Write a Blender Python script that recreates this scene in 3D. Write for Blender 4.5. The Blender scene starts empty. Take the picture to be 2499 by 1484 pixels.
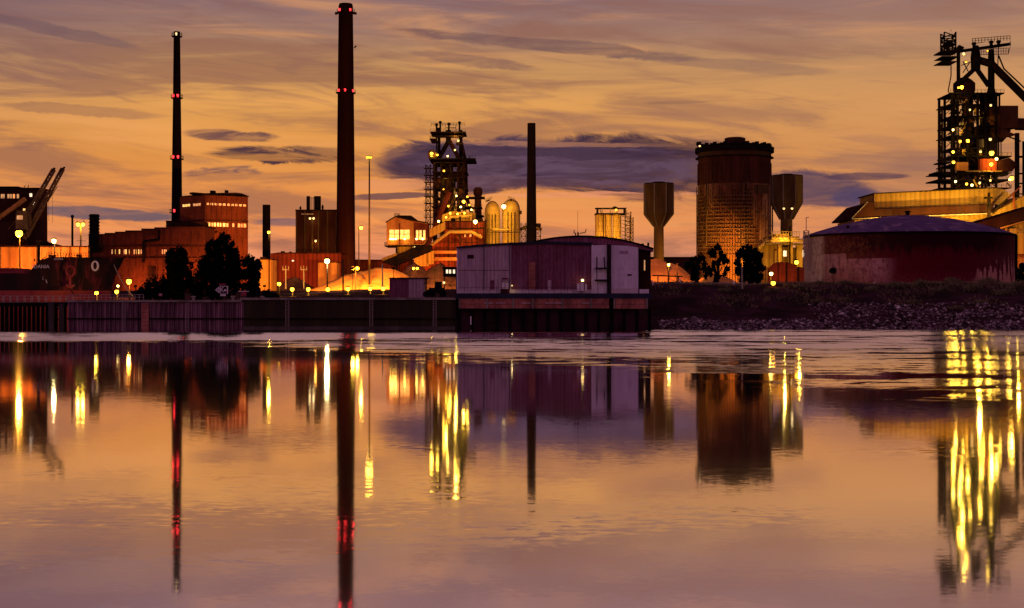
import bpy, bmesh, math, random
from mathutils import Vector, noise
R = random.Random(7)
SC = bpy.context.scene
COL = SC.collection
# ------------------------------------------------------------------ camera
EYE = 5.5; F = 3432.0; CX = 1249.0; HY = 723.4        # photo measured in a 2498 px wide copy: focal length, centre, horizon
cam = bpy.data.cameras.new('camera'); co = bpy.data.objects.new('camera', cam); COL.objects.link(co)
co.location = (0, 0, EYE); co.rotation_euler = (math.radians(90), 0, 0)
cam.sensor_width = 36; cam.lens = 36 * F / 2498; cam.shift_y = -(742 - HY) / 2498
cam.clip_start = 0.1; cam.clip_end = 20000
SC.camera = co
SC.render.resolution_x = 1024; SC.render.resolution_y = 608
SC.view_settings.view_transform = 'Standard'; SC.view_settings.look = 'None'
SC.view_settings.exposure = 0; SC.view_settings.gamma = 1
cy = SC.cycles
cy.use_denoising = True; cy.max_bounces = 6; cy.diffuse_bounces = 2; cy.glossy_bounces = 3
cy.sample_clamp_indirect = 4; cy.use_adaptive_sampling = False; cy.caustics_reflective = False; cy.use_light_tree = True

def lin(r, g, b):
    f = lambda c: (c / 255) / 12.92 if c < 10 else ((c / 255 + 0.055) / 1.055) ** 2.4
    return (f(r), f(g), f(b), 1)

class NT:
    """small helper to write node trees as expressions"""
    def __init__(s, t): s.t = t; s.l = t.links
    def n(s, typ, **kw):
        o = s.t.nodes.new(typ)
        for k, v in kw.items(): setattr(o, k, v)
        return o
    def put(s, sock, v):
        if isinstance(v, bpy.types.NodeSocket): s.l.new(v, sock)
        elif v is not None: sock.default_value = v
    def m(s, op, a, b=None, c=None, clamp=False):
        o = s.n('ShaderNodeMath', operation=op, use_clamp=clamp)
        s.put(o.inputs[0], a); s.put(o.inputs[1], b)
        if c is not None: s.put(o.inputs[2], c)
        return o.outputs[0]
    def mix(s, f, a, b, blend='MIX'):
        o = s.n('ShaderNodeMix', data_type='RGBA', blend_type=blend)
        s.put(o.inputs[0], f); s.put(o.inputs[6], a); s.put(o.inputs[7], b)
        return o.outputs[2]
    def noise(s, vec, scale, detail=3, rough=.55, dist=0.0, color=False):
        o = s.n('ShaderNodeTexNoise'); s.put(o.inputs['Vector'], vec)
        s.put(o.inputs['Scale'], scale); o.inputs['Detail'].default_value = detail
        o.inputs['Roughness'].default_value = rough; o.inputs['Distortion'].default_value = dist
        return o.outputs['Color' if color else 'Fac']
    def xyz(s, x, y, z):
        o = s.n('ShaderNodeCombineXYZ')
        s.put(o.inputs[0], x); s.put(o.inputs[1], y); s.put(o.inputs[2], z); return o.outputs[0]
    def sep(s, v):
        o = s.n('ShaderNodeSeparateXYZ'); s.put(o.inputs[0], v); return o.outputs
    def scale(s, v, sx, sy, sz):
        o = s.n('ShaderNodeVectorMath', operation='MULTIPLY'); s.put(o.inputs[0], v); o.inputs[1].default_value = (sx, sy, sz); return o.outputs[0]
    def rng(s, v, a, b, c=0.0, d=1.0, smooth=True):
        o = s.n('ShaderNodeMapRange', interpolation_type='SMOOTHSTEP' if smooth else 'LINEAR')
        s.put(o.inputs[0], v); s.put(o.inputs[1], a); s.put(o.inputs[2], b); s.put(o.inputs[3], c); s.put(o.inputs[4], d); return o.outputs[0]
    def ramp(s, v, stops):
        o = s.n('ShaderNodeValToRGB'); s.put(o.inputs[0], v); e = o.color_ramp.elements
        while len(e) < len(stops): e.new(0.5)
        for q, (p, c) in zip(e, stops): q.position = p; q.color = c
        return o.outputs[0]

# ------------------------------------------------------------------ sky after sunset
w = bpy.data.worlds.new('World'); SC.world = w; w.use_nodes = True
w.node_tree.nodes.clear(); T = NT(w.node_tree)
d = T.sep(T.n('ShaderNodeTexCoord').outputs['Generated'])
U = T.m('ARCTAN2', d[0], d[1])
V = T.m('DIVIDE', d[2], T.m('SQRT', T.m('ADD', T.m('MULTIPLY', d[0], d[0]), T.m('MULTIPLY', d[1], d[1]))))
def sky_uv(px, py):
    u = math.atan((px - CX) / F); return u, (HY - py) / F * math.cos(u)
base = T.ramp(T.m('MULTIPLY', V, 2.0), [
    (0.0, lin(205, 122, 98)), (0.05, lin(240, 148, 108)), (0.10, lin(242, 148, 82)), (0.19, lin(224, 146, 70)), (0.275, lin(226, 160, 86)),
    (0.33, lin(192, 142, 92)), (0.37, lin(160, 120, 103)), (0.42, lin(134, 104, 108)), (0.5, lin(172, 134, 134)), (0.75, lin(140, 112, 128)), (1.0, lin(88, 74, 104))])
streak = T.noise(T.xyz(T.m('MULTIPLY', U, 3.0), T.m('MULTIPLY', V, 26.0), 0.3), 1.6, 6, .6, .6)
streak2 = T.noise(T.xyz(T.m('MULTIPLY', U, 7.0), T.m('ADD', T.m('MULTIPLY', V, 60.0), T.m('MULTIPLY', U, 9.0)), 4.3), 1.3, 5, .6, .8)
k = T.rng(streak, .47, .63)
c = T.mix(T.m('MULTIPLY', k, .62), base, lin(142, 94, 80))
c = T.mix(T.m('MULTIPLY', T.rng(streak2, .50, .66), .38), c, lin(136, 92, 84))
c = T.mix(T.m('MULTIPLY', T.rng(streak, .5, .28), .45), c, lin(250, 172, 98))
c = T.mix(T.m('MULTIPLY', T.rng(U, -.1, .36), .38), c, lin(172, 128, 104))       # browner to the right
c = T.mix(T.m('MULTIPLY', T.rng(U, -.2, -.36), T.rng(V, .10, .2, .1, .5)), c, lin(120, 92, 100))
wob = T.noise(T.xyz(T.m('MULTIPLY', U, 9.0), T.m('MULTIPLY', V, 34.0), 1.7), 1.5, 9, .70, 1.0, True)
ws = T.sep(wob)
fil = T.noise(T.xyz(T.m('MULTIPLY', U, 16.0), T.m('MULTIPLY', V, 90.0), 8.7), 1.2, 8, .70, .9)
def cloud(c, px, py, hw, hh, col, amt=1.0, tilt=0.0, rag=.8, ragx=.5, lo=1.06, hi=.74, fila=.22):
    cu, cv = sky_uv(px, py); a = hw / F * .95; b = hh / F
    du = T.m('SUBTRACT', U, cu)
    dv = T.m('SUBTRACT', T.m('SUBTRACT', V, cv), T.m('MULTIPLY', du, tilt))
    x = T.m('ADD', T.m('DIVIDE', du, a), T.m('MULTIPLY', T.m('SUBTRACT', ws[0], .5), ragx * 2))
    y = T.m('ADD', T.m('DIVIDE', dv, b), T.m('MULTIPLY', T.m('SUBTRACT', ws[1], .5), rag * 2))
    r = T.m('SQRT', T.m('ADD', T.m('MULTIPLY', x, x), T.m('MULTIPLY', y, y)))
    f = T.m('MULTIPLY', T.rng(r, lo, hi), amt)
    if fila: f = T.m('MULTIPLY', f, T.rng(fil, .38, .60, 1 - fila, 1))
    return T.mix(f, c, col)
pur = lin(58, 40, 60); pur2 = lin(78, 56, 76); gry = lin(112, 84, 92)
c = cloud(c, 1300, 397, 430, 70, pur2, .97, 0, .75, .25)
c = cloud(c, 1560, 408, 340, 82, pur, .95, -.03, .7, .25)
c = cloud(c, 1180, 405, 300, 70, pur2, .75, -.02, .8, .25)
c = cloud(c, 1130, 420, 230, 48, pur, .75, -.05, .9, .3)
c = cloud(c, 1030, 365, 120, 20, pur2, .6, .1, 1.0, .4)
c = cloud(c, 1230, 445, 340, 16, lin(160, 104, 96), .25, .0, 1.2, .6, fila=.8)
c = cloud(c, 1450, 476, 300, 9, lin(236, 150, 108), .7, .0, 1.6, .5, fila=.8)
c = cloud(c, 1350, 352, 330, 7, lin(196, 132, 96), .5, -.02, 1.6, .5, fila=.8)
c = cloud(c, 950, 450, 130, 16, lin(232, 150, 96), .8, .03, 1.1, .5, fila=.7)
c = cloud(c, 960, 478, 130, 10, pur2, .8, .03, 1.0, .5)
c = cloud(c, 1380, 408, 420, 52, lin(112, 84, 102), .6, -.02, 1.2, .4, fila=1.0)
c = cloud(c, 1300, 372, 380, 14, lin(56, 38, 56), .6, -.03, 1.4, .4, fila=.6)
c = cloud(c, 1985, 460, 155, 50, lin(78, 62, 86), .9, -.10, .6, .3)
c = cloud(c, 2090, 482, 70, 26, lin(80, 66, 96), .8, 0, .6, .3)
c = cloud(c, 2110, 430, 110, 9, pur2, .8, 0, 1.1, .4)
c = cloud(c, 690, 378, 190, 20, pur, .95, -.02, 1.3, .4, fila=.55)
c = cloud(c, 560, 330, 120, 16, lin(92, 62, 72), .9, -.05, 1.3, .4, fila=.5)
c = cloud(c, 540, 425, 110, 18, lin(92, 68, 84), .85, .1, 1.5, .4, fila=.8)
c = cloud(c, 240, 520, 210, 16, lin(112, 90, 98), .95, -.04, .8, .4)
c = cloud(c, 720, 545, 110, 12, lin(120, 92, 100), .8, 0, .8, .4)
c = cloud(c, 1340, 112, 420, 18, lin(112, 82, 84), .75, -.10, 1.0, .35, fila=.4)
c = cloud(c, 1150, 150, 180, 16, lin(128, 92, 86), .6, -.12, 1.2, .35, fila=.5)
c = cloud(c, 1800, 160, 260, 16, lin(140, 104, 92), .5, -.10, 1.0, .35)
c = cloud(c, 140, 75, 220, 16, lin(112, 86, 92), .6, -.16, .9, .3)
c = cloud(c, 200, 270, 220, 16, lin(150, 104, 82), .6, -.02, 1.1, .3)
c = cloud(c, 1650, 250, 90, 5, lin(150, 108, 84), .7, 0, .8, .3)
c = cloud(c, 2250, 400, 300, 22, lin(150, 106, 92), .5, -.04, 1.0, .3)
# away from the afterglow the sky is a dim violet dusk
back = T.ramp(T.m('MULTIPLY', V, .8), [(0, lin(196, 132, 150)), (.3, lin(160, 112, 146)), (1, lin(70, 60, 92))])
c = T.mix(T.rng(d[1], .55, -.15), c, back)
c = T.mix(T.rng(V, .0, -.05), c, lin(40, 30, 34))
bg = T.n('ShaderNodeBackground'); T.put(bg.inputs[0], c); bg.inputs[1].default_value = 1.0
out = T.n('ShaderNodeOutputWorld'); T.l.new(bg.outputs[0], out.inputs[0])
SC.world.cycles.sampling_method = 'MANUAL'; SC.world.cycles.sample_map_resolution = 1024

# ------------------------------------------------------------------ materials
MATS = {}
def mat(name, a, b=None, scale=.35, rough=.8, stretch=(1, 1, 1), lo=.38, hi=.62, fine=.25, corr=0, corr_amt=.4, metal=0, bump=.0, emit=None, third=None, brick=None):
    m = bpy.data.materials.new(name); m.use_nodes = True; m.node_tree.nodes.clear(); t = NT(m.node_tree)
    tc = t.n('ShaderNodeTexCoord').outputs['Object']
    pb = t.n('ShaderNodeBsdfPrincipled'); o = t.n('ShaderNodeOutputMaterial'); t.l.new(pb.outputs[0], o.inputs[0])
    if emit:
        e = t.noise(tc, 1.2, 2)
        t.put(pb.inputs['Base Color'], (*a[:3], 1)); t.put(pb.inputs['Emission Color'], (*a[:3], 1))
        t.put(pb.inputs['Emission Strength'], t.m('MULTIPLY', t.rng(e, .3, .7, .6, 1.15), emit))
        MATS[name] = m; return m
    b = b or tuple(x * .6 for x in a)
    v = t.scale(tc, *stretch)
    n1 = t.noise(v, scale, 5, .6, .3)
    c = t.mix(t.rng(n1, lo, hi), (*a, 1), (*b, 1))
    if third:
        n3 = t.noise(t.scale(tc, stretch[0] * 1.7, stretch[1] * 1.7, stretch[2] * .8), scale * .6, 5, .6, .4)
        c = t.mix(t.rng(n3, .52, .66), c, (*third, 1))
    n2 = t.noise(v, scale * 9, 4, .65)
    c = t.mix(fine, c, t.mix(n2, (0, 0, 0, 1), tuple([x * 2 for x in a]) + (1,)))
    if corr:
        s = t.sep(tc); wv = t.m('SINE', t.m('MULTIPLY', t.m('ADD', s[0], s[1]), 6.283 / corr))
        c = t.mix(t.rng(wv, -.2, .9, 0, corr_amt), c, t.mix(.72, c, (0, 0, 0, 1)))  # furrow shade of the corrugation painted in as dark stripes
    if brick:
        s = t.sep(tc)
        br = t.n('ShaderNodeTexBrick'); t.put(br.inputs['Vector'], t.xyz(t.m('ADD', s[0], s[1]), s[2], 0))
        br.inputs['Scale'].default_value = 1; br.inputs['Brick Width'].default_value = brick[0]; br.inputs['Row Height'].default_value = brick[1]
        br.inputs['Mortar Size'].default_value = brick[2]; br.offset = 0
        c = t.mix(t.m('MULTIPLY', br.outputs['Fac'], brick[3]), c, tuple([x * .25 for x in a]) + (1,))
    t.put(pb.inputs['Base Color'], c); t.put(pb.inputs['Roughness'], t.rng(n2, .3, .7, rough - .1, min(1, rough + .1))); pb.inputs['Metallic'].default_value = metal; pb.inputs['Specular IOR Level'].default_value = 0.0
    if bump:
        bp = t.n('ShaderNodeBump'); bp.inputs['Strength'].default_value = bump; bp.inputs['Distance'].default_value = .3
        t.put(bp.inputs['Height'], n2); t.l.new(bp.outputs[0], pb.inputs['Normal'])
    MATS[name] = m; return m
mat('steel', (.010, .008, .008), (.028, .012, .009), .5)
mat('black', (.006, .005, .006), (.012, .008, .008), .5)
mat('chimney', (.014, .0040, .003), (.006, .0022, .002), .12, stretch=(1.5, 1.5, .25), brick=(30, 2.4, .05, .3))
mat('chimney_dark', (.006, .005, .005), (.010, .005, .005), .2, stretch=(1.5, 1.5, .25))
mat('brick', (.14, .032, .017), (.05, .013, .010), .5, stretch=(1, 1, .5), fine=.55, brick=(6.0, 3.2, .07, .3), third=(.035, .014, .012))
mat('brick_dark', (.042, .014, .010), (.016, .006, .006), .15, stretch=(1, 1, .3), third=(.03, .015, .016))
mat('redclad', (.20, .035, .018), (.11, .022, .014), .15, stretch=(1, 1, .3), corr=1.6, corr_amt=.5)
mat('scaffold', (.12, .065, .035), (.05, .03, .02), .5)
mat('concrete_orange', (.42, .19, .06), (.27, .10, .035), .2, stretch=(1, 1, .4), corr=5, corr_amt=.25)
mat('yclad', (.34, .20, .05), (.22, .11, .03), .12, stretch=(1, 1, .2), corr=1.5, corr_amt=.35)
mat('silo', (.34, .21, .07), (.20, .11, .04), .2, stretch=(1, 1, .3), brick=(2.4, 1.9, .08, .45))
mat('concrete', (.30, .25, .22), (.17, .13, .12), .3, stretch=(1, 1, .35), third=(.10, .06, .05))
mat('concrete_dark', (.11, .09, .08), (.05, .04, .04), .3, stretch=(1, 1, .35))
mat('tower_concrete', (.060, .036, .018), (.026, .016, .010), .25, stretch=(1, 1, .2))
mat('mauve', (.52, .37, .44), (.24, .13, .22), .9, stretch=(2.4, 2.4, .22), lo=.44, hi=.56, corr=.62, corr_amt=.3, third=(.28, .09, .13), fine=.6)
mat('maroon', (.22, .07, .12), (.09, .02, .035), .35, stretch=(1.6, 1.6, .5), lo=.42, hi=.58, corr=.62, corr_amt=.25, third=(.30, .17, .30), fine=.65)
mat('pale', (.74, .64, .74), (.58, .48, .60), .3, stretch=(1, 1, .4), brick=(2.6, 5.0, .02, .3))
mat('whiteband', (.62, .50, .55), (.46, .36, .40), .5)
mat('trimblue', (.03, .035, .06), (.02, .02, .035), .5)
mat('tankroof', (.15, .085, .19), (.07, .04, .13), .3, third=(.36, .22, .32), stretch=(1, .6, 1), fine=.5)
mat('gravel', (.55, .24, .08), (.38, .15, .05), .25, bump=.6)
mat('coal', (.10, .05, .04), (.05, .028, .024), .3, bump=.6)
mat('asphalt', (.06, .05, .045), (.035, .03, .03), .3)
mat('earth', (.024, .014, .014), (.12, .038, .065), .16, rough=1, fine=.6, third=(.06, .034, .02))
mat('stone', (.20, .12, .15), (.05, .03, .035), 1.3, third=(.80, .66, .66))  # pale third tone paints highlights onto the stones
mat('grass', (.22, .18, .09), (.12, .07, .05), .3)
mat('leaf', (.007, .009, .005), (.004, .006, .004), .6)
mat('leaf_olive', (.20, .17, .09), (.07, .06, .04), .8)
mat('bark', (.05, .035, .025), None, 1)
mat('hull', (.020, .014, .016), (.055, .018, .018), .3, stretch=(2, 2, .3), rough=.5, third=(.20, .03, .04))
mat('boot', (.34, .06, .06), (.22, .03, .045), .3, stretch=(1, 1, .3), rough=.6)
mat('sheetpile', (.34, .17, .23), (.10, .045, .06), .5, stretch=(2, 2, .25), corr=.75, corr_amt=.85, lo=.42, hi=.58)
mat('wall_dark', (.05, .042, .022), (.03, .02, .018), .2, stretch=(1.6, 1, .2))
mat('masonry', (.46, .17, .13), (.24, .07, .06), .5, brick=(1.6, .7, .06, .5), third=(.07, .03, .03))
mat('white', (.78, .70, .74), (.66, .56, .62), .8)
mat('signred', (.34, .05, .08), (.25, .04, .06), .8)
mat('rail', (.40, .30, .30), (.28, .20, .2), .8)
mat('pipe', (.20, .12, .05), (.09, .05, .03), .5)
mat('sodium', (1, .50, .03), emit=8); mat('sodium_dim', (1, .45, .04), emit=2.5); mat('warmwhite', (1, .70, .20), emit=9)
mat('cream_lamp', (1, .70, .30), emit=1.6)
mat('redlamp', (1, .03, .04), emit=3.5); mat('win', (1, .60, .16), emit=1.2); mat('win_soft', (1, .52, .20), emit=.5); mat('win_white', (1, .80, .52), emit=1.3)
mat('rope', (.45, .33, .25))

# tank shell: dark maroon with pale patches low on both sides
def tank_mat():
    m = bpy.data.materials.new('tankshell'); m.use_nodes = True; m.node_tree.nodes.clear(); t = NT(m.node_tree)
    tc = t.n('ShaderNodeTexCoord').outputs['Object']; s = t.sep(tc)
    ang = t.m('ARCTAN2', s[0], t.m('MULTIPLY', s[1], -1))     # 0 = facing the river
    pb = t.n('ShaderNodeBsdfPrincipled'); o = t.n('ShaderNodeOutputMaterial'); t.l.new(pb.outputs[0], o.inputs[0])
    n1 = t.noise(t.xyz(t.m('MULTIPLY', ang, 26), 0, t.m('MULTIPLY', s[2], .22)), .8, 5, .65)
    n2 = t.noise(tc, .9, 5, .7); n3 = t.noise(tc, 3.0, 4, .7)
    c = t.mix(t.rng(n1, .35, .65), (.075, .018, .024, 1), (.13, .04, .035, 1))
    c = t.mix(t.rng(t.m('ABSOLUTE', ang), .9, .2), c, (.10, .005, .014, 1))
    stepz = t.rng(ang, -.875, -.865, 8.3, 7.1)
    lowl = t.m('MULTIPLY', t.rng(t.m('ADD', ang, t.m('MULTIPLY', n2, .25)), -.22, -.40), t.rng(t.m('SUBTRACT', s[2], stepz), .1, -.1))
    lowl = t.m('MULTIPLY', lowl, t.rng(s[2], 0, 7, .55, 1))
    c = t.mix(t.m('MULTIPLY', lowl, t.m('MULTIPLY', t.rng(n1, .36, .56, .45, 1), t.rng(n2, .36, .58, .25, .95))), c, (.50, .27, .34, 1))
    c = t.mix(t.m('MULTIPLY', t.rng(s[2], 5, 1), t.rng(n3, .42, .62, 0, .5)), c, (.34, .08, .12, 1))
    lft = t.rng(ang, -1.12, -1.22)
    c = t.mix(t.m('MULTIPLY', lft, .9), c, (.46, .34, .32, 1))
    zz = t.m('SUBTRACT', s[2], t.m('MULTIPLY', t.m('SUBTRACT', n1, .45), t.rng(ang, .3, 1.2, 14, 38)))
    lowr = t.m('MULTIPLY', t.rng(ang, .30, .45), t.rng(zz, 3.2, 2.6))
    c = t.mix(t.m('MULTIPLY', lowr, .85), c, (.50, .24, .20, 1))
    c = t.mix(t.m('MULTIPLY', t.rng(s[2], 1.3, .5), t.rng(n2, .3, .55)), c, (.42, .22, .20, 1))
    dark_top = t.m('MULTIPLY', t.rng(t.m('ADD', s[2], t.m('MULTIPLY', n1, 9)), 11.5, 15), t.rng(t.m('ABSOLUTE', ang), 1.25, .5))  # darker towards the top, fading out to both sides
    c = t.mix(t.m('MULTIPLY', dark_top, .85), c, (.012, .004, .006, 1))
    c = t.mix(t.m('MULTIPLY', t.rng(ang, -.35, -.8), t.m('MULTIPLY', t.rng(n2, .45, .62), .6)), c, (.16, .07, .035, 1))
    seam = t.rng(t.m('ABSOLUTE', t.m('SUBTRACT', t.m('FRACT', t.m('DIVIDE', s[2], 2.35)), .5)), .485, .5)
    c = t.mix(t.m('MULTIPLY', seam, .5), c, (.02, .01, .01, 1))
    c = t.mix(t.rng(n3, .5, .75, 0, .6), c, (.02, .008, .01, 1))
    t.put(pb.inputs['Base Color'], c); pb.inputs['Roughness'].default_value = .75; pb.inputs['Specular IOR Level'].default_value = 0.0
    MATS['tankshell'] = m
tank_mat()

# ------------------------------------------------------------------ geometry helpers (px, py in the measured photo, D = metres from the camera)
def X(px, D): return (px - CX) / F * D
def Z(py, D): return EYE + (HY - py) / F * D
def P(px, py, D): return Vector((X(px, D), D, Z(py, D)))
class MB:
    def __init__(s): s.v = []; s.f = []
    def add(s, vs, fs):
        n = len(s.v); s.v += [tuple(v) for v in vs]; s.f += [tuple(i + n for i in f) for f in fs]; return s
    def box(s, x0, x1, y0, y1, z0, z1):
        vs = [(x, y, z) for z in (z0, z1) for y in (y0, y1) for x in (x0, x1)]
        return s.add(vs, [(0, 2, 3, 1), (4, 5, 7, 6), (0, 1, 5, 4), (2, 6, 7, 3), (0, 4, 6, 2), (1, 3, 7, 5)])
    def pbox(s, px0, px1, py0, py1, D, dep):           # front face at distance D
        return s.box(X(px0, D), X(px1, D), D, D + dep, Z(py1, D), Z(py0, D))
    def ext(s, pts, D, dep, z=None):                   # outline at distance D given real depth
        f = [P(a, b, D) for a, b in pts]
        if sum((f[i].x * f[(i + 1) % len(f)].z - f[(i + 1) % len(f)].x * f[i].z) for i in range(len(f))) < 0: f.reverse()
        n = len(f); g = [p + Vector((0, dep, 0)) for p in f]
        fs = [tuple(range(n)), tuple(range(2 * n - 1, n - 1, -1))] + [((i + 1) % n, i, i + n, (i + 1) % n + n) for i in range(n)]
        return s.add(f + g, fs)
    def lathe(s, cx, cyy, prof, seg=24, cap=True, a0=0.0):   # prof: list of (radius, z)
        vs = []; fs = []; n = len(prof)
        for r, z in prof:
            for k in range(seg):
                a = a0 + 2 * math.pi * k / seg; vs.append((cx + r * math.cos(a), cyy + r * math.sin(a), z))
        for i in range(n - 1):
            for k in range(seg):
                j = (k + 1) % seg; fs.append((i * seg + k, i * seg + j, (i + 1) * seg + j, (i + 1) * seg + k))
        if cap: fs.append(tuple(range(seg - 1, -1, -1))); fs.append(tuple((n - 1) * seg + k for k in range(seg)))
        return s.add(vs, fs)
    def plathe(s, px, D, prof, seg=24, a0=0.0, cap=True):    # prof: (radius px, py)
        return s.lathe(X(px, D), D, [(r / F * D, Z(y, D)) for r, y in prof], seg, cap, a0)
    def bar(s, a, b, w, h=None, seg=0):                # box beam or round pipe between two points
        a = Vector(a); b = Vector(b); dd = (b - a); L = dd.length
        if L < 1e-6: return s
        dd /= L; up = Vector((0, 1, 0)) if abs(dd.y) < .9 else Vector((0, 0, 1))
        u = dd.cross(up).normalized(); v = dd.cross(u).normalized(); h = h or w
        if seg:
            ring = [(math.cos(2 * math.pi * k / seg) * w / 2, math.sin(2 * math.pi * k / seg) * w / 2) for k in range(seg)]
        else: ring = [(-w / 2, -h / 2), (w / 2, -h / 2), (w / 2, h / 2), (-w / 2, h / 2)]
        n = len(ring); vs = [p + u * q[0] + v * q[1] for p in (a, b) for q in ring]
        fs = [tuple(range(n - 1, -1, -1)), tuple(range(n, 2 * n))] + [(i, (i + 1) % n, (i + 1) % n + n, i + n) for i in range(n)]
        return s.add(vs, fs)
    def pbar(s, a, b, D, w, seg=0, D2=None):           # a, b photo points, w in photo px
        return s.bar(P(*a, D), P(*b, D2 or D), w / F * D, None, seg)
    def path(s, pts, w, seg=6):
        for a, b in zip(pts, pts[1:]): s.bar(a, b, w, None, seg)
        for p in pts[1:-1]: s.ball(p, w / 2, 6, 4)
        return s
    def ball(s, c, r, seg=10, ring=6, sz=1.0):
        c = Vector(c); prof = [(max(1e-3, r * math.sin(math.pi * i / ring)), c.z - r * sz * math.cos(math.pi * i / ring)) for i in range(ring + 1)]
        return s.lathe(c.x, c.y, prof, seg, False)
    def rail(s, a, b, h, w, n):                        # railing of posts and two bars between two points
        a = Vector(a); b = Vector(b); up = Vector((0, 0, h))
        s.bar(a + up, b + up, w); s.bar(a + up * .5, b + up * .5, w * .8)
        for i in range(n + 1): p = a.lerp(b, i / n); s.bar(p, p + up, w)
        return s
    def truss(s, a, b, wd, w, n, axis=None, third=True):   # lattice mast or girder
        a = Vector(a); b = Vector(b); dd = (b - a).normalized()
        u = Vector((1, 0, 0)) if abs(dd.x) < .9 else Vector((0, 0, 1))
        u = (u - dd * u.dot(dd)).normalized(); v = dd.cross(u)
        cs = [(-1, -1), (1, -1), (1, 1), (-1, 1)]; q = [u * (i * wd / 2) + v * (j * wd / 2) for i, j in cs]
        for k in q: s.bar(a + k, b + k, w)
        for i in range(n):
            p0 = a.lerp(b, i / n); p1 = a.lerp(b, (i + 1) / n)
            for k in range(4):
                A, B = q[k], q[(k + 1) % 4]
                s.bar(p0 + (A if i % 2 else B), p1 + (B if i % 2 else A), w * .7); s.bar(p1 + A, p1 + B, w * .7)
        return s
def tag(o, label=None, cat=None, group=None, kind=None):
    if label: o['label'] = label
    if cat: o['category'] = cat
    if group: o['group'] = group
    if kind: o['kind'] = kind
    return o
def thing(name, loc, label, cat, group=None):
    o = bpy.data.objects.new(name, None); COL.objects.link(o); o.location = loc; o.empty_display_size = .5
    return tag(o, label, cat, group)
def wloc(o):
    v = Vector((0, 0, 0))
    while o: v += o.location; o = o.parent
    return v
def obj(name, mb, m, parent=None, smooth=False, loc=None, label=None):
    me = bpy.data.meshes.new(name)
    off = wloc(parent) if parent else (Vector(loc) if loc else Vector((0, 0, 0)))
    me.from_pydata([(Vector(v) - off) for v in mb.v], [], mb.f)
    bm = bmesh.new(); bm.from_mesh(me); bmesh.ops.recalc_face_normals(bm, faces=bm.faces); bm.to_mesh(me); bm.free()
    me.materials.append(MATS[m])
    if smooth:
        me.polygons.foreach_set('use_smooth', [True] * len(me.polygons))
        try: me.set_sharp_from_angle(angle=math.radians(40))
        except Exception: pass
    o = bpy.data.objects.new(name, me); COL.objects.link(o); o.parent = parent
    if loc and not parent: o.location = loc
    if label: o['label'] = label
    return o
def light(p, power, col=(1, .5, .14), r=.35, parent=None):
    l = bpy.data.lights.new('point_light', 'POINT'); l.energy = power; l.color = col; l.shadow_soft_size = r  # serves lamps and also bare lights that have no fixture
    o = bpy.data.objects.new('point_light', l); COL.objects.link(o)
    o.parent = parent; o.location = Vector(p) - (wloc(parent) if parent else Vector((0, 0, 0))); return o
SOD = (1, .42, .04); YEL = (1, .60, .06); RED = (1, .03, .03); WHT = (1, .76, .30); ORG = (1, .30, .04)
LG_K = .115
def lampglobe(parent, p, power, col, m='sodium', r=.5, name='floodlight'):
    """a lit floodlight: lens ball with a small hood, and the light it gives just in front of it"""
    p = Vector(p)
    o = obj(name, MB().ball(p, r, 10, 6), m, parent, True)
    obj('hood', MB().lathe(p.x, p.y, [(r * 1.25, p.z + r * .75), (r * .9, p.z + r * 1.15), (r * .3, p.z + r * 1.35)], 10), 'steel', o)
    if power: light(p + Vector((0, -.2, -r - .5)), power * LG_K, col, min(.4, r), o)
    return o

def sm(t): t = max(0, min(1, t)); return t * t * (3 - 2 * t)
SHORE = 232.0
def gz(x, y):
    if y < 222: 
        return -3 + 6.8 * sm((16 - y) / 12)
    rt = sm((x - 17) / 9)
    if x < -70 and y < 288 and x > -400: L = -3
    else: L = (4.55 + .5 * sm((x + 52) / 14) + 2.5 * sm((y - 242) / 150)) if y > SHORE + .6 else -3
    n = noise.noise(Vector((x * .08, y * .08, 3))) * .9 + noise.noise(Vector((x * .3, y * .3, 7))) * .35
    s = (y - 229) / 36
    Rr = -1.6 + 9.4 * (max(0, min(1, s)) ** .85)
    Rr += n * min(1, max(0, (y - 231) / 8)) * (1 if y < 300 else .3) * .75
    berm = sm(1 - abs(y - 240) / 4) * .55 * sm((x - 45) / 14); Rr += berm
    return L * (1 - rt) + Rr * rt

# ------------------------------------------------------------------ ground and water
def grid(xs, ys, fz):
    mb = MB(); n = len(xs)
    mb.v = [(x, y, fz(x, y)) for y in ys for x in xs]
    mb.f = [(j * n + i, j * n + i + 1, (j + 1) * n + i + 1, (j + 1) * n + i) for j in range(len(ys) - 1) for i in range(n - 1)]
    return mb
xs = [-7000, -3000, -1200, -600, -401, -399, -300, -200, -150, -120, -100, -85, -71, -69.5] + [-68 + i * 1.2 for i in range(150)] + [115 + i * 6 for i in range(14)] + [240, 400, 800, 1600, 3500, 7000]
ys = [-300, -60, -20, 0, 4, 7, 10, 13, 16, 20, 60, 150, 220, 224, 228, 230, 231.5, 232.4, 232.8, 234] + [235 + i * 1.3 for i in range(54)] + [308, 316, 330, 350, 380, 420, 500, 700, 1200, 3000, 7000]
g = obj('ground', grid(xs, ys, gz), 'earth', None, True); tag(g, 'dark bare earth and yard ground behind the river', None, None, 'structure')

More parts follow.
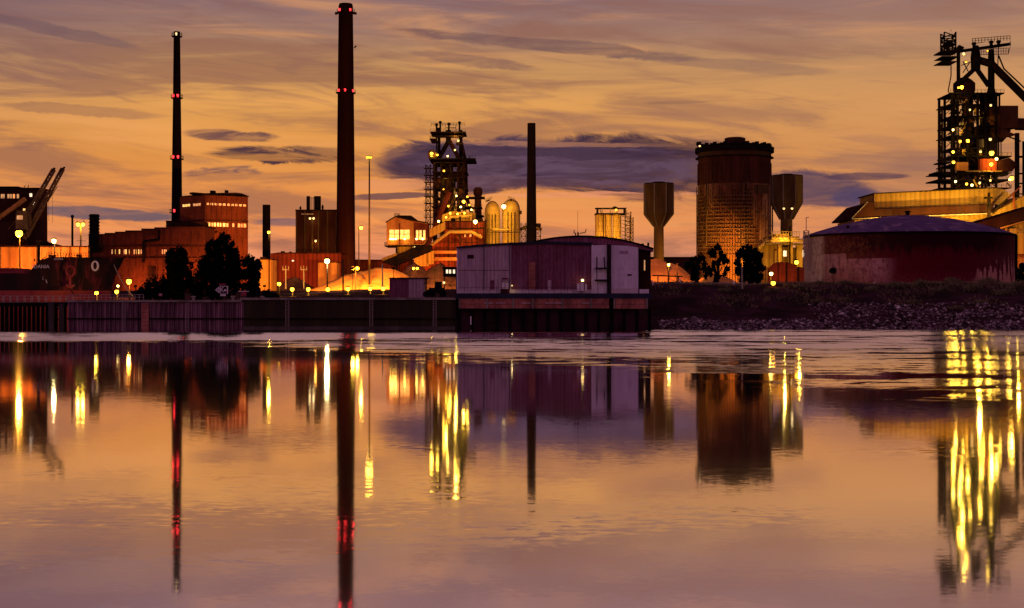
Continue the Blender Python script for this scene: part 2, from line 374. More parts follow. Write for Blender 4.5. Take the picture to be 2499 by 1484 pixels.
wm = bpy.data.materials.new('river_water'); wm.use_nodes = True; wm.node_tree.nodes.clear(); t = NT(wm.node_tree)
pos = t.n('ShaderNodeNewGeometry').outputs['Position']; ps = t.sep(pos)
def slopes(sx, sy, sc, det=3, seed=0.0):
    v = t.xyz(t.m('MULTIPLY', ps[0], sx), t.m('MULTIPLY', ps[1], sy), seed)
    s = t.sep(t.noise(v, sc, det, .6, .4, True))
    return t.m('SUBTRACT', s[0], .5), t.m('SUBTRACT', s[1], .5)
ax, ay = slopes(.30, 1.0, .55, 3, 1.0)       # long lazy wavelets
bx_, by_ = slopes(.45, 1.0, 3.2, 3, 5.0)     # small ripples
cx_, cy_ = slopes(.5, 1.0, 9.0, 3, 9.0)
band = t.noise(t.xyz(t.m('MULTIPLY', ps[0], .008), t.m('MULTIPLY', ps[1], .085), 2.2), 1.0, 6, .72, .5)
fleck = t.noise(t.xyz(t.m('MULTIPLY', ps[0], .13), t.m('MULTIPLY', ps[1], .26), 3.7), 1.0, 5, .75, .3)
edge = t.m('ADD', 172.0, t.m('MULTIPLY', t.rng(ps[0], -50, 35), -92.0))      # rippled water reaches nearer on the right
zone = t.rng(t.m('SUBTRACT', ps[1], t.m('ADD', edge, t.m('MULTIPLY', t.m('SUBTRACT', band, .5), 90))), -8, 16)
rip = t.m('MULTIPLY', zone, t.rng(t.m('ADD', band, t.m('MULTIPLY', t.m('SUBTRACT', fleck, .5), 1.3)), .445, .50, .02, 1))
rip = t.m('ADD', rip, t.m('MULTIPLY', t.rng(t.m('ABSOLUTE', t.m('SUBTRACT', ps[1], t.m('ADD', t.rng(ps[0], -60, 30, 186, 200), t.m('MULTIPLY', fleck, 18)))), t.rng(ps[0], -60, 30, 26, 11), t.rng(ps[0], -60, 30, 17, 7)), t.rng(fleck, .36, .46, .55, 1)), clamp=True)
patch = t.noise(t.xyz(t.m('MULTIPLY', ps[0], .05), t.m('MULTIPLY', ps[1], .09), 6.1), 1.0, 4, .6, .8)
pz = t.m('MULTIPLY', t.rng(patch, .52, .66), t.rng(ps[1], 75, 45))
s1 = t.m('ADD', .0040, t.m('MULTIPLY', rip, .03))
s2 = t.m('ADD', t.m('ADD', .0080, t.m('MULTIPLY', pz, .05)), t.m('MULTIPLY', rip, .11))
s3 = t.m('ADD', .0120, t.m('MULTIPLY', rip, .07))
nx = t.m('ADD', t.m('ADD', t.m('MULTIPLY', ax, s1), t.m('MULTIPLY', bx_, s2)), t.m('MULTIPLY', cx_, s3))
ny = t.m('ADD', t.m('ADD', t.m('MULTIPLY', ay, s1), t.m('MULTIPLY', by_, s2)), t.m('MULTIPLY', cy_, s3))
nx = t.m('MULTIPLY', nx, .22)
ny = t.m('SUBTRACT', ny, t.m('MULTIPLY', rip, t.m('ADD', t.rng(ps[1], 95, 190, .026, .100), t.m('MULTIPLY', fleck, .034))))
vn = t.n('ShaderNodeVectorMath', operation='NORMALIZE'); t.put(vn.inputs[0], t.xyz(nx, ny, 1.0))
gl = t.n('ShaderNodeBsdfGlossy', distribution='GGX'); gl.inputs['Color'].default_value = (.93, .87, .92, 1)
t.put(gl.inputs['Roughness'], t.m('ADD', .050, t.m('MULTIPLY', rip, .03))); t.l.new(vn.outputs[0], gl.inputs['Normal'])
df = t.n('ShaderNodeBsdfDiffuse'); df.inputs['Color'].default_value = (.05, .035, .045, 1)
mx = t.n('ShaderNodeMixShader'); mx.inputs[0].default_value = .95
t.l.new(df.outputs[0], mx.inputs[1]); t.l.new(gl.outputs[0], mx.inputs[2])
o = t.n('ShaderNodeOutputMaterial'); t.l.new(mx.outputs[0], o.inputs[0]); MATS['river_water'] = wm
wt = obj('water', MB().add([(-3000, 4, 0), (3000, 4, 0), (3000, 300, 0), (-3000, 300, 0)], [(0, 1, 2, 3)]), 'river_water')
tag(wt, 'calm river mirroring the orange dusk sky', None, None, 'structure')

#@@OBJECTS@@
# ------------------------------------------------------------------ chimneys
def chimney(px, D, prof, m, label, name='chimney', ladder=True, cap=None, beacons=()):
    gy = gz(X(px, D), D)
    r = thing(name, (X(px, D), D, gy), label, 'chimney')
    pr = [(a / F * D, Z(b, D)) for a, b in prof]; pr = [(pr[0][0] * 1.01, gy)] + pr
    top = pr[-1]
    pr2 = pr + [(top[0] * .8, top[1]), (top[0] * .8, top[1] - 3)]
    obj('shaft', MB().lathe(X(px, D), D, pr2, 28, False), m, r, True)
    def rad(z):
        for (r0, z0), (r1, z1) in zip(pr, pr[1:]):
            if z0 <= z <= z1: return r0 + (r1 - r0) * (z - z0) / max(1e-6, z1 - z0)
        return top[0]
    for by, bpx, mm, pw in beacons:                       # platform rings with warning lamps
        z = Z(by, D); q = rad(z)
        pf = obj('platform', MB().lathe(X(px, D), D, [(q + .02, z - 1.0), (q + .75, z - 1.0), (q + .75, z - .75), (q + .02, z - .75)], 28, False), 'steel', r)
        rl = MB(); 
        for kk in range(16):
            a = kk * math.pi / 8; aa = (kk + 1) * math.pi / 8
            p = Vector((X(px, D) + (q + .7) * math.cos(a), D + (q + .7) * math.sin(a), z - .75)); p2 = Vector((X(px, D) + (q + .7) * math.cos(aa), D + (q + .7) * math.sin(aa), z - .75))
            rl.bar(p, p + Vector((0, 0, 1.1)), .08); rl.bar(p + Vector((0, 0, 1.1)), p2 + Vector((0, 0, 1.1)), .08)
        obj('railing', rl, 'steel', pf)
        for s in bpx:
            x = X(px, D) + q * s; y = D - math.sqrt(max(.02, 1 - s * s)) * q - .45
            wl = obj('warning_lamp', MB().ball((x, y, z), .42, 8, 6).lathe(x, y, [(.3, z - .8), (.3, z - .3)], 8), mm, r, True)
            if pw: light((x, y - .5, z + .1), pw * .08, RED if mm == 'redlamp' else WHT, .3, wl)
    if ladder:
        l = MB(); x0 = X(px, D) + rad(gy) * .35; a = Vector((x0, D - rad(gy) * .95 - .25, gy + 2)); b = Vector((X(px, D) + top[0] * .35, D - top[0] * .95 - .25, top[1] - 2))
        l.bar(a + Vector((-.35, 0, 0)), b + Vector((-.35, 0, 0)), .1); l.bar(a + Vector((.35, 0, 0)), b + Vector((.35, 0, 0)), .1)
        n = int((b - a).length / 2.5)
        for i in range(n): p = a.lerp(b, i / n); l.bar(p - Vector((.35, 0, 0)), p + Vector((.35, 0, 0)), .08)
        obj('ladder', l, 'steel', r)
    return r
ch = chimney(843.5, 560, [(23.5, 640), (22.2, 500), (20.5, 300), (19, 150), (17.6, 36), (17.6, 34), (17.6, 16), (16, 10)], 'chimney',
    'tallest brick chimney with red lamp rings, rising behind the bright yard lamp', beacons=[(26, (-.75, .72), 'redlamp', 700), (222, (-.78, .05, .95), 'redlamp', 700)])
x0 = X(843.5, 560)
obj('balcony', MB().bar((x0 - 3.2, 560, Z(33, 560)), (x0 - 4.3, 560, Z(33, 560)), .9), 'steel', ch); obj('balcony', MB().bar((x0 + 3.2, 560, Z(33, 560)), (x0 + 4.3, 560, Z(33, 560)), .9), 'steel', ch); obj('balcony', MB().bar((x0 + 3.4, 560, Z(117, 560)), (x0 + 4.2, 560, Z(112, 560)), .5), 'steel', ch)
chimney(431.5, 520, [(13.2, 560), (12.6, 500), (11.6, 400), (9.6, 250), (7.9, 92), (7.9, 78)], 'chimney_dark',
    'slender dark chimney with red lamp pairs rising behind the stepped brick hall', beacons=[(84, (.1,), 'cream_lamp', 0), (234, (-.7, .5), 'redlamp', 450), (383, (-.55, .5), 'redlamp', 450), (514, (-.2,), 'redlamp', 250)])
chimney(650, 560, [(9.8, 640), (9.4, 500)], 'chimney_dark', 'short dark chimney standing alone behind a yard lamp, right of the brick power house', beacons=())
chimney(1296.5, 540, [(12.5, 600), (11.6, 500), (10.6, 400), (9.9, 308), (9.9, 301)], 'chimney_dark', 'plain brick chimney between the lit stoves and the yellow silos', beacons=())
# ribbed short stack, far left
D = 420; r = thing('ribbed_stack', (X(230, D), D, gz(X(230, D), D)), 'squat ribbed stack behind the left end of the stepped brick hall', 'chimney')
obj('shaft', MB().plathe(230, D, [(11.5, 700), (11.5, 523), (9.5, 523), (9.5, 530)], 20, cap=False), 'chimney_dark', r, True)
mb = MB()
for y in (527, 535, 543, 551, 559, 567, 575): mb.plathe(230, D, [(11.6, y + 1.1), (13.4, y + 1.1), (13.4, y - 1.1), (11.6, y - 1.1)], 20, cap=False)
obj('ring_flanges', mb, 'steel', r)
D = 400; r = thing('vent_pole', (X(176.5, D), D, gz(X(176, D), D)), 'thin black pole with a small cap behind the orange wall', 'pole')
obj('shaft', MB().plathe(176.5, D, [(3, 690), (2.6, 528)], 10), 'black', r, True); obj('cap', MB().plathe(176.5, D, [(3.6, 531), (4.4, 528), (2.5, 524.5)], 10), 'black', r, True)

# ------------------------------------------------------------------ lamp standards
LG = 'yard lamps of the steelworks'
def lamp_post(px, py, D, power, col, label, m='sodium', rr=.45, heads=(0,), w=.3, group=LG, arm=0.0, hang=0.0):
    gx = X(px + arm, D); z0 = gz(gx, D); zt = Z(py, D)
    r = thing('yard_lamp', (gx, D, z0), label, 'lamp', group)
    obj('pole', MB().lathe(gx, D + .35, [(w * .6, z0 - .1), (w * .35, zt + .3)], 8), 'steel', r, True)
    if len(heads) > 1 or arm: obj('cross_arm', MB().bar((min([X(px + h, D) for h in heads] + [gx]), D + .35, zt + .2), (max([X(px + h, D) for h in heads] + [gx]), D + .35, zt + .2), .14), 'steel', r)
    for h in heads: lampglobe(r, (X(px + h, D), D - .1, zt), power / len(heads), col, m, rr, 'lamp_head')
    return r
lamp_post(798, 637, 330, 52000, WHT, 'brightest white yard lamp, at the foot of the tallest chimney', 'warmwhite', .62)
lamp_post(47, 570, 288, 62000, SOD, 'big orange floodlight in front of the dark crane building, far left', 'sodium', .75)
lamp_post(132, 588, 296, 9000, WHT, 'white lamp on a post above the orange bunker wall', 'warmwhite', .5)
lamp_post(315, 687, 288, 16000, ORG, 'orange star lamp between the ship bow and the riverside shrubs', 'sodium', .55)
lamp_post(656, 567, 380, 9000, YEL, 'lamp on a post in front of the short dark chimney', 'sodium', .4)
lamp_post(881, 556, 400, 9000, YEL, 'yellow lamp on a curved post right beside the tallest chimney', 'sodium', .5, arm=-6)
lamp_post(867, 655, 360, 12000, YEL, 'double-headed low lamp on the ridge of the gravel heap', 'sodium', .42, heads=(-6, 5))
lamp_post(1013, 655, 420, 5000, YEL, 'twin lamp standing in front of the dark ore heap', 'sodium', .38, heads=(-4, 5))
lamp_post(1631, 646, 330, 9000, YEL, 'small lamp in front of the orange heap right of the pump house', 'warmwhite', .32)
lamp_post(1886, 691, 262, 3600, SOD, 'low orange lamp on the crest of the stone bank', 'sodium', .42)
lamp_post(1881, 668, 285, 5200, YEL, 'pale lamp at the left end of the rusty sheet fence', 'warmwhite', .38)
lamp_post(1943, 640, 330, 1600, YEL, 'lamp glowing yellow beside the pale edge of the big round tank', 'sodium', .5)
lamp_post(236, 715, 245, 13000, YEL, 'small lamp at the stem of the moored ship', 'sodium', .35)
lamp_post(285, 712, 280, 5200, YEL, 'low lamp on the quay right of the ship bow', 'sodium', .42)
lamp_post(288, 698, 290, 1800, WHT, 'faint white lamp above the low quay lamp by the bow', 'warmwhite', .26)
for px, py, pw, lb in [(681, 693, 2600, 'leftmost small lamp of the row along the yard road'), (713, 706, 6500, 'second low lamp from the left along the yard road'), (752, 706, 7500, 'low yard road lamp left of the gravel heap'),
        (800, 706, 7500, 'low yard road lamp directly under the brightest white lamp'), (849, 705, 7000, 'low yard road lamp at the middle of the gravel heap'), (903, 704, 7500, 'low yard road lamp at the foot of the tall floodlight mast'),
        (935, 704, 5500, 'rightmost low yard road lamp, left of the small riverside shed')]:
    lamp_post(px, py, 300, pw, YEL, lb, 'sodium', .42, group='low lamps along the yard road')
D = 380; r = thing('floodlight_mast', (X(901, D), D, gz(X(901, D), D)), 'tall thin floodlight mast right of the tallest chimney', 'lamp mast')
obj('pole', MB().plathe(901, D, [(2.6, 712), (2.2, 560), (1.6, 386)], 10), 'steel', r, True)
obj('head_frame', MB().pbar((893, 384), (909, 384), D, 1.6).pbar((894, 381), (896, 388), D, 3).pbar((908, 381), (906, 388), D, 3), 'steel', r)
for q in (-5, 0, 5): lampglobe(r, P(901 + q, 384, D) + Vector((0, -.5, 0)), 1500, YEL, 'sodium_dim', .32)
D = 380; r = thing('floodlight_mast', (X(197, D), D, gz(X(197, D), D)), 'short yellow floodlight mast with two heads left of the ribbed stack', 'lamp mast')
obj('pole', MB().plathe(197, D, [(2.4, 700), (2, 545)], 10), 'pipe', r, True)
obj('cross_arm', MB().pbar((187, 546), (207, 546), D, 1.6).pbar((185, 588), (210, 588), D, 1.4).pbar((188, 540), (188, 550), D, 1.4).pbar((205, 538), (205, 550), D, 1.4), 'pipe', r)
for q in (-5, 7): lampglobe(r, P(197 + q, 548, D) + Vector((0, -.6, 0)), 6500, YEL, 'sodium', .5)
for px, D, lb in [(697, 420, 'pale double-armed yard mast left of the brightest lamp'), (741, 430, 'second double-armed yard mast, nearer the brightest lamp')]:
    r = thing('signal_mast', (X(px, D), D, gz(X(px, D), D)), lb, 'mast', 'double-armed yard masts')
    obj('pole', MB().plathe(px, D, [(1.8, 705), (1.4, 655)], 8), 'concrete', r, True)
    obj('arms', MB().pbar((px - 8, 658), (px + 8, 658), D, 1.6).pbar((px - 7, 650), (px - 7, 660), D, 1.2).pbar((px + 7, 650), (px + 7, 660), D, 1.2).pbar((px, 648), (px, 660), D, 1.2), 'concrete', r)
for px, py0, py1, D, m, lb, gr in [(837, 637, 705, 340, 'steel', 'thin dark pole in front of the gravel heap below the tallest chimney', None), (933, 648, 704, 330, 'concrete', 'thin grey pole in front of the right slope of the gravel heap', None),
        (1927, 556, 650, 350, 'steel', 'dark pole standing before the yellow pipe bridge', None), (1810, 655, 695, 262, 'concrete', 'thin grey pole in front of the wide dark tree', None), (1652, 645, 690, 322, 'steel', 'thin dark pole beside the small lamp at the orange heap', None)]:
    gx = X(px, D); r = MB().lathe(gx, D, [(.22, gz(gx, D) - .1), (.14, Z(py0, D))], 8); r.lathe(gx, D, [(.2, Z(py0, D)), (.26, Z(py0, D) + .15), (.05, Z(py0, D) + .3)], 8)
    o = obj('pole', r, m, None, True, (gx, D, gz(gx, D))); tag(o, lb, 'pole')

# ------------------------------------------------------------------ far left: crane building, booms, bunker walls
D = 340; r = thing('crane_building', (X(50, D), D, gz(X(50, D), D)), 'tall dark building with a lit window row at the left edge', 'building')
obj('wall', MB().pbox(-60, 99, 462, 720, D, 5).pbox(-60, 100, 458, 462, D - .4, 6), 'brick_dark', r)
obj('lower_wall', MB().pbox(-60, 103, 541, 720, D - 3, 2.8), 'brick_dark', r)
obj('roof_edge', MB().pbox(-62, 43, 455, 458, D - .8, 17.5).pbox(43, 101, 459, 460.5, D - .8, 3).pbar((58, 458), (62, 453), D, 1.5).pbar((68, 458), (70, 452), D, 1.5), 'black', r)
for i, q in enumerate([2, 8, 18, 25, 31, 33, 41]): obj('window', MB().pbox(q, q + (3 if i % 2 else 5), 474, 484, D - .15, .1), 'win_soft', r)
obj('window', MB().pbox(72, 77, 472, 480, D - .9, .4), 'win_white', r); obj('window', MB().pbox(80, 84, 493, 500, D - .9, .4), 'win_white', r)
for z in (512, 520): obj('window', MB().pbox(56, 61, z - 3, z + 3, D - .9, .3), 'win', r)
D = 322
r = thing('slewing_crane', (X(60, D), D, gz(X(60, D), D)), 'quay crane with two raised lattice booms over the dark crane building', 'crane')
def boom(a, b, D0, wd, m):
    return MB().truss(P(*a, D0), P(*b, D0 + 3), wd / F * D0, .22, 15)
obj('boom', boom((60, 585), (153, 412), D, 7, 'pipe'), 'pipe', r); obj('boom', boom((40, 570), (131, 414), D + 6, 7, 'pipe'), 'pipe', r)
obj('boom_head', MB().pbar((147, 418), (158, 408), D, 4).pbar((126, 418), (134, 410), D + 6, 4), 'steel', r)
obj('counter_boom', MB().pbar((-20, 545), (62, 485), D - 4, 9), 'concrete_orange', r)
obj('backstay', MB().pbar((55, 590), (140, 455), D, 1.6).pbar((98, 520), (131, 455), D, 1.4).pbar((20, 560), (100, 470), D, 1.2), 'pipe', r)
obj('hoist_rope', MB().pbar((128, 470), (128, 545), D, .5).pbar((119, 480), (119, 540), D, .5), 'steel', r)
obj('cab', MB().pbox(38, 58, 520, 560, D - 3, 5).pbox(40, 56, 514, 520, D - 2.5, 4), 'pipe', r)
obj('cab_window', MB().pbox(41, 55, 526, 536, D - 3.1, .09), 'win_soft', r)
obj('portal', MB().pbar((25, 600), (42, 560), D, 4).pbar((75, 600), (58, 560), D, 4).pbar((22, 585), (80, 585), D, 3).pbar((25, 600), (25, 700), D, 4).pbar((75, 600), (75, 700), D, 4), 'steel', r)
D = 300
for px0, px1, lb in [(-60, 87.5, 'orange-lit bunker wall left of the dark gap, behind the ship'), (98, 215, 'orange-lit bunker wall right of the dark gap, under the white lamp')]:
    r = thing('bunker_wall', (X((px0 + px1) / 2, D), D, gz(0, D)), lb, 'wall', 'bunker walls behind the ship')
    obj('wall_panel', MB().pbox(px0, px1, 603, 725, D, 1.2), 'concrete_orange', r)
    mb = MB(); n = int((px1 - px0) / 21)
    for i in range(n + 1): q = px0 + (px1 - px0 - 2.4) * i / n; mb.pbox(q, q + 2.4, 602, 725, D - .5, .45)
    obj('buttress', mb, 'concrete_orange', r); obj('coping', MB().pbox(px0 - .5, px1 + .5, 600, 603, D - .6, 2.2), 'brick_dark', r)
r = thing('gantry_house', (X(92, D), D, gz(0, D)), 'dark narrow tower in the gap between the two orange walls', 'building')
obj('wall', MB().pbox(88, 97.6, 590, 725, D + 2, 4), 'black', r); obj('roof', MB().pbox(86, 100, 587, 590, D + 1.5, 5), 'steel', r)
r = thing('sloping_conveyor', (X(110, 330), 330, gz(0, 330)), 'low dark conveyor sloping down from the crane building', 'conveyor')
obj('gallery', MB().ext([(100, 588), (146, 600), (146, 606), (100, 598)], 330, 4), 'steel', r); obj('support', MB().pbar((120, 600), (120, 705), 331, 2).pbar((140, 604), (140, 705), 331, 2), 'steel', r)

# ------------------------------------------------------------------ moored ship
SD = 252.0; HB = 7.5                                   # near side of the hull, half beam
r = thing('cargo_ship', (X(150, SD), SD + HB, 0), 'dark moored cargo ship with red underbody and white ring on its bow', 'ship')
prof = [(274, 630), (262, 652), (252, 676), (244, 700), (240, 727), (243, 755), (243, 790), (240, 802)]
def stem_x(z):
    pts = [(Z(b, SD), X(a, SD)) for a, b in prof]
    for (z1, x1), (z0, x0) in zip(pts, pts[1:]):
        if z0 <= z <= z1: return x0 + (x1 - x0) * (z - z0) / (z1 - z0)
    return pts[0][1] if z > pts[0][0] else pts[-1][1]
def deck_z(x):
    a = X(70, SD); b = X(108, SD)
    if x < a: return Z(667, SD)
    if x < a + .3: return Z(667, SD) + (Z(638, SD) - Z(667, SD)) * (x - a) / .3
    if x < b: return Z(638, SD) + (Z(627, SD) - Z(638, SD)) * sm((x - a) / (b - a))
    return Z(627, SD) - .1 * 0
def hull(z0f, z1f, nz, grow=0.0):
    mb = MB(); st = []
    ts = [i / 40 * .55 for i in range(40)] + [.55 + .45 * i / 60 for i in range(61)]; NS = len(ts) - 1
    for t in ts:
        row = []
        for j in range(nz + 1):
            f = j / nz; xb = -150.0
            xr = -150 + (stem_x(0) + 150) * t if t < 1 else stem_x(0)
            dz = deck_z(-150 + (stem_x(9) + 150) * t)
            z = z0f(dz) + (z1f(dz) - z0f(dz)) * f
            L = stem_x(z) - xb; x = xb + L * t
            dist = stem_x(z) - x; lenb = 13.0 + max(0, (7 - z)) * .9
            hb = HB * (1 - (1 - min(1, dist / lenb)) ** 2.0) + grow
            row.append((x, max(.03, hb), z))
        st.append(row)
    for sgn in (-1, 1):
        vs = [(x, SD + HB + sgn * hb, z) for row in st for x, hb, z in row]; n = nz + 1
        mb.add(vs, [(i * n + j, i * n + j + 1, (i + 1) * n + j + 1, (i + 1) * n + j) for i in range(NS) for j in range(nz)])
    if grow == 0:
        vs = []
        for row in st: x, hb, z = row[-1]; vs += [(x, SD + HB - hb, z - .5), (x, SD + HB + hb, z - .5)]
        mb.add(vs, [(2 * i, 2 * i + 1, 2 * i + 3, 2 * i + 2) for i in range(NS)])
    return mb
ZB = Z(709, SD)
h = obj('hull', hull(lambda dz: ZB, lambda dz: dz, 8), 'hull', r, True)
obj('underbody', hull(lambda dz: -1.5, lambda dz: ZB, 6), 'boot', r, True)
obj('bulwark_rail', MB().rail((X(112, SD), SD + .3, Z(627, SD) - .1), (X(222, SD), SD + .3, Z(627, SD) - .1), .8, .07, 16), 'steel', r)
def lettering(txt, p, size, m, name, parent, depth=.03, rot=0.0):
    cu = bpy.data.curves.new(name, 'FONT'); cu.body = txt; cu.size = size; cu.extrude = depth; cu.align_x = 'CENTER'; cu.align_y = 'CENTER'
    o = bpy.data.objects.new(name + '_tmp', cu); COL.objects.link(o)
    bpy.context.view_layer.update(); me = bpy.data.meshes.new_from_object(o); bpy.data.objects.remove(o)
    mb = MB(); mb.v = [(v.co.x * math.cos(rot) + p[0], v.co.x * math.sin(rot) + p[1] - v.co.z, v.co.y + p[2]) for v in me.vertices]; mb.f = [tuple(f.vertices) for f in me.polygons]
    return obj(name, mb, m, parent)
lettering('IDANIA', (X(100, SD), SD - .05, Z(651, SD)), .9, 'white', 'name_lettering', h)
lettering('ERVITA', (X(143, SD), SD - .05, Z(632.5, SD)), .5, 'white', 'bow_lettering', h)
ring = MB(); c0 = P(232, 649, SD + 1.3); 
for i in range(20):
    a, b = [Vector((.52 * math.cos(2 * math.pi * (i + s) / 20), 0, .8 * math.sin(2 * math.pi * (i + s) / 20))) for s in (0, 1)]
    ring.bar(c0 + a, c0 + b, .3)
obj('bow_ring', ring, 'cream_ring' if 'cream_ring' in MATS else 'white', r)
a0 = P(171, 662, SD - .25)
obj('hawse_pipe', MB().path([a0 + Vector((.75 * math.cos(k * math.pi / 6), 0, .95 * math.sin(k * math.pi / 6))) for k in range(13)], .34, 6), 'boot', h)
obj('anchor', MB().bar(a0 + Vector((0, -.1, -.8)), a0 + Vector((.1, -.1, -3.0)), .3).bar(a0 + Vector((-.7, -.1, -2.4)), a0 + Vector((.1, -.1, -3.1)), .25).bar(a0 + Vector((.8, -.1, -2.4)), a0 + Vector((.1, -.1, -3.1)), .25), 'boot', r)
obj('draft_marks', MB().box(X(104, SD), X(105.5, SD), SD - .06, SD - .01, Z(677.5, SD), Z(675.5, SD)).box(X(104, SD), X(106, SD), SD - .06, SD - .01, Z(682.5, SD), Z(680.5, SD)).pbar((112, 683), (115, 691), SD - .05, 1.3), 'white', h)
obj('load_mark', MB().pbar((171, 700), (174, 694), SD - .04, .7).pbar((174, 694), (178, 700), SD - .04, .7).pbar((169, 700), (180, 700), SD - .04, .7), 'white', h)
obj('hatch_coaming', MB().pbox(-80, 62, 658, 670, SD + 3, 9).pbox(-80, 30, 654, 658, SD + 2.6, 9.8), 'boot', r)
obj('windlass', MB().pbox(118, 128, 622, 627, SD + 6, 2).pbox(186, 192, 621, 627, SD + 6, 2).pbar((160, 627), (162, 619), SD + 7, 1.5).pbox(225, 245, 617, 627, SD + 6.5, 2), 'brick', r)
obj('foremast', MB().pbar((84, 638), (84, 632), SD + 6, 3).pbar((99, 636), (112, 627), SD + 5, 1.5), 'steel', r)
obj('stem_light_tint', MB().path([P(a, b, SD + HB) + Vector((.05, 0, 0)) for a, b in prof[:5]], .28, 6), 'concrete_orange', r)  # orange bar along the stem, its lamplight put into the colour
rp = MB(); A = P(272, 632, SD + HB); B = Vector((X(330, 250), 250, gz(-60, 250) + .6)); pts = []
for i in range(13): q = A.lerp(B, i / 12); q.z -= 1.0 * math.sin(math.pi * i / 12); pts.append(q)
o = obj('mooring_line', rp.path(pts, .16, 5), 'rope', None, True, A); tag(o, 'slack mooring line from the ship bow to the quay', 'rope')
rp = MB(); A2 = a0 + Vector((0, -.2, -3)); B2 = P(190, 722, 245)
o = obj('anchor_chain', rp.path([A2, (A2 + B2) / 2 + Vector((0, 0, -.4)), B2], .16, 5), 'steel', None, True, A2); tag(o, 'dark line running from the anchor down to the jetty', 'rope')

# ------------------------------------------------------------------ jetty on piles, sheet piling, quay walls
JD = 236.0
r = thing('jetty', (X(80, JD), JD, 0), 'low timber jetty on piles with white railing in front of the ship', 'jetty')
zt = Z(737, JD)
obj('deck', MB().box(-175, X(165, JD), JD, JD + 3.2, zt - .55, zt), 'concrete_dark', r)
obj('fender_beam', MB().box(-175, X(165, JD), JD - .35, JD - .02, zt - .75, zt - .15), 'black', r)
obj('railing', MB().rail((-175, JD + .2, zt), (X(165, JD), JD + .2, zt), 1.0, .09, 84).rail((-175, JD + 3, zt), (X(165, JD), JD + 3, zt), 1.0, .09, 84), 'rail', r)
for q in list(range(-120, 166, 22)): 
    obj('pile', MB().lathe(X(q + 2, JD), JD + .5, [(.32, -2), (.3, zt - .56)], 8).lathe(X(q + 2, JD), JD + 2.7, [(.32, -2), (.3, zt - .56)], 8), 'black', r, True)
obj('brace', MB().pbar((-60, 764), (-40, 752), JD + .5, 2).pbar((120, 752), (143, 782), JD + .5, 2).pbar((143, 752), (120, 782), JD + .5, 2), 'black', r)
obj('dolphin', MB().box(X(122, JD), X(134, JD), JD - .8, JD - .38, -1, zt - .2).box(X(147, JD), X(158, JD), JD - .8, JD - .38, -1, zt - .3), 'concrete_dark', r)
def sheet_wall(px0, px1, pyt, name, label, m, pitch, amp, cap=.35):
    y = SHORE; x0, x1 = X(px0, y), X(px1, y); zt = Z(pyt, y); mb = MB(); xx = x0; pts = []
    while xx < x1:
        for fx, fy in ((0, 0), (.15, -amp), (.5, -amp), (.65, 0)): pts.append((xx + fx * pitch, y + .2 + fy))
        xx += pitch
    pts.append((x1 + .01, y + .2)); n = len(pts)
    mb.add([(a, b, -2) for a, b in pts] + [(a, b, zt) for a, b in pts], [(i, i + 1, n + i + 1, n + i) for i in range(n - 1)])
    r = thing(name, ((x0 + x1) / 2, y, 0), label, 'wall')
    obj('piling', mb, m, r); obj('cap_beam', MB().box(x0 - .3, x1, y - amp - .15, y + 1.2, zt + .003, zt + cap), 'concrete', r)
    obj('waler', MB().box(x0, x1, y - amp - .12, y - amp - .01, 1.7, 1.95), 'steel', r)
    return r
def tidal(r, px0, px1): obj('tide_band', MB().box(X(px0, 231), X(px1, 231), 231.35, 231.5, -.5, .55), 'concrete_dark', r)
r = sheet_wall(165, 590, 737.5, 'sheet_pile_wall', 'corrugated steel sheet piling below the trees and the arrow sign', 'sheetpile', .75, .30)
obj('fender_post', MB().box(X(345, 231), X(362, 231), 231.0, 231.45, -1, Z(740, 231)), 'masonry', r)
q_ = sheet_wall(590, 1112, 732, 'quay_wall', 'smooth dark quay wall left of the pump house', 'wall_dark', 2.4, .08)
tidal(q_, 592, 1110)
def wall_ladder(px, pyt, label):
    x = X(px, 231); mb = MB(); z1 = Z(pyt, 231)
    mb.bar((x - .25, 231.4, -.5), (x - .25, 231.4, z1), .07).bar((x + .25, 231.4, -.5), (x + .25, 231.4, z1), .07)
    for i in range(14): mb.bar((x - .25, 231.4, i * .36), (x + .25, 231.4, i * .36), .05)
    o = obj('quay_ladder', mb, 'rail', None, False, (x, 231.4, 0)); tag(o, label, 'ladder', 'ladders on the river walls')
wall_ladder(300, 738, 'thin ladder on the sheet piling below the ship bow'); wall_ladder(455, 738, 'thin ladder on the sheet piling below the leftmost dark tree'); wall_ladder(700, 733, 'ladder at the left part of the smooth dark quay wall'); wall_ladder(905, 733, 'ladder on the smooth quay wall under the floodlight mast'); wall_ladder(1060, 733, 'ladder on the smooth quay wall nearest the pump house')
r = thing('quay_railing', (X(300, 235), 235, gz(-65, 235)), 'pale low railing on the sheet piling right of the ship bow', 'railing')
zz = gz(-60, 236); obj('rails', MB().rail((X(166, 234), 234, Z(737.5, SHORE) + .35), (X(350, 234), 234, Z(737.5, SHORE) + .35), .9, .08, 18), 'rail', r)
for q, lb in [(472, 'mooring bollard on the sheet piling below the first tree'), (568, 'mooring bollard on the sheet piling right of the arrow sign'), (640, 'mooring bollard at the left end of the dark quay wall')]:
    x = X(q, 233); z = Z(734, 233) - .05
    o = obj('bollard', MB().lathe(x, 233, [(.28, z), (.22, z + .5), (.38, z + .6), (.36, z + .8), (.1, z + .85)], 12), 'concrete', None, True, (x, 233, z)); tag(o, lb, 'bollard')
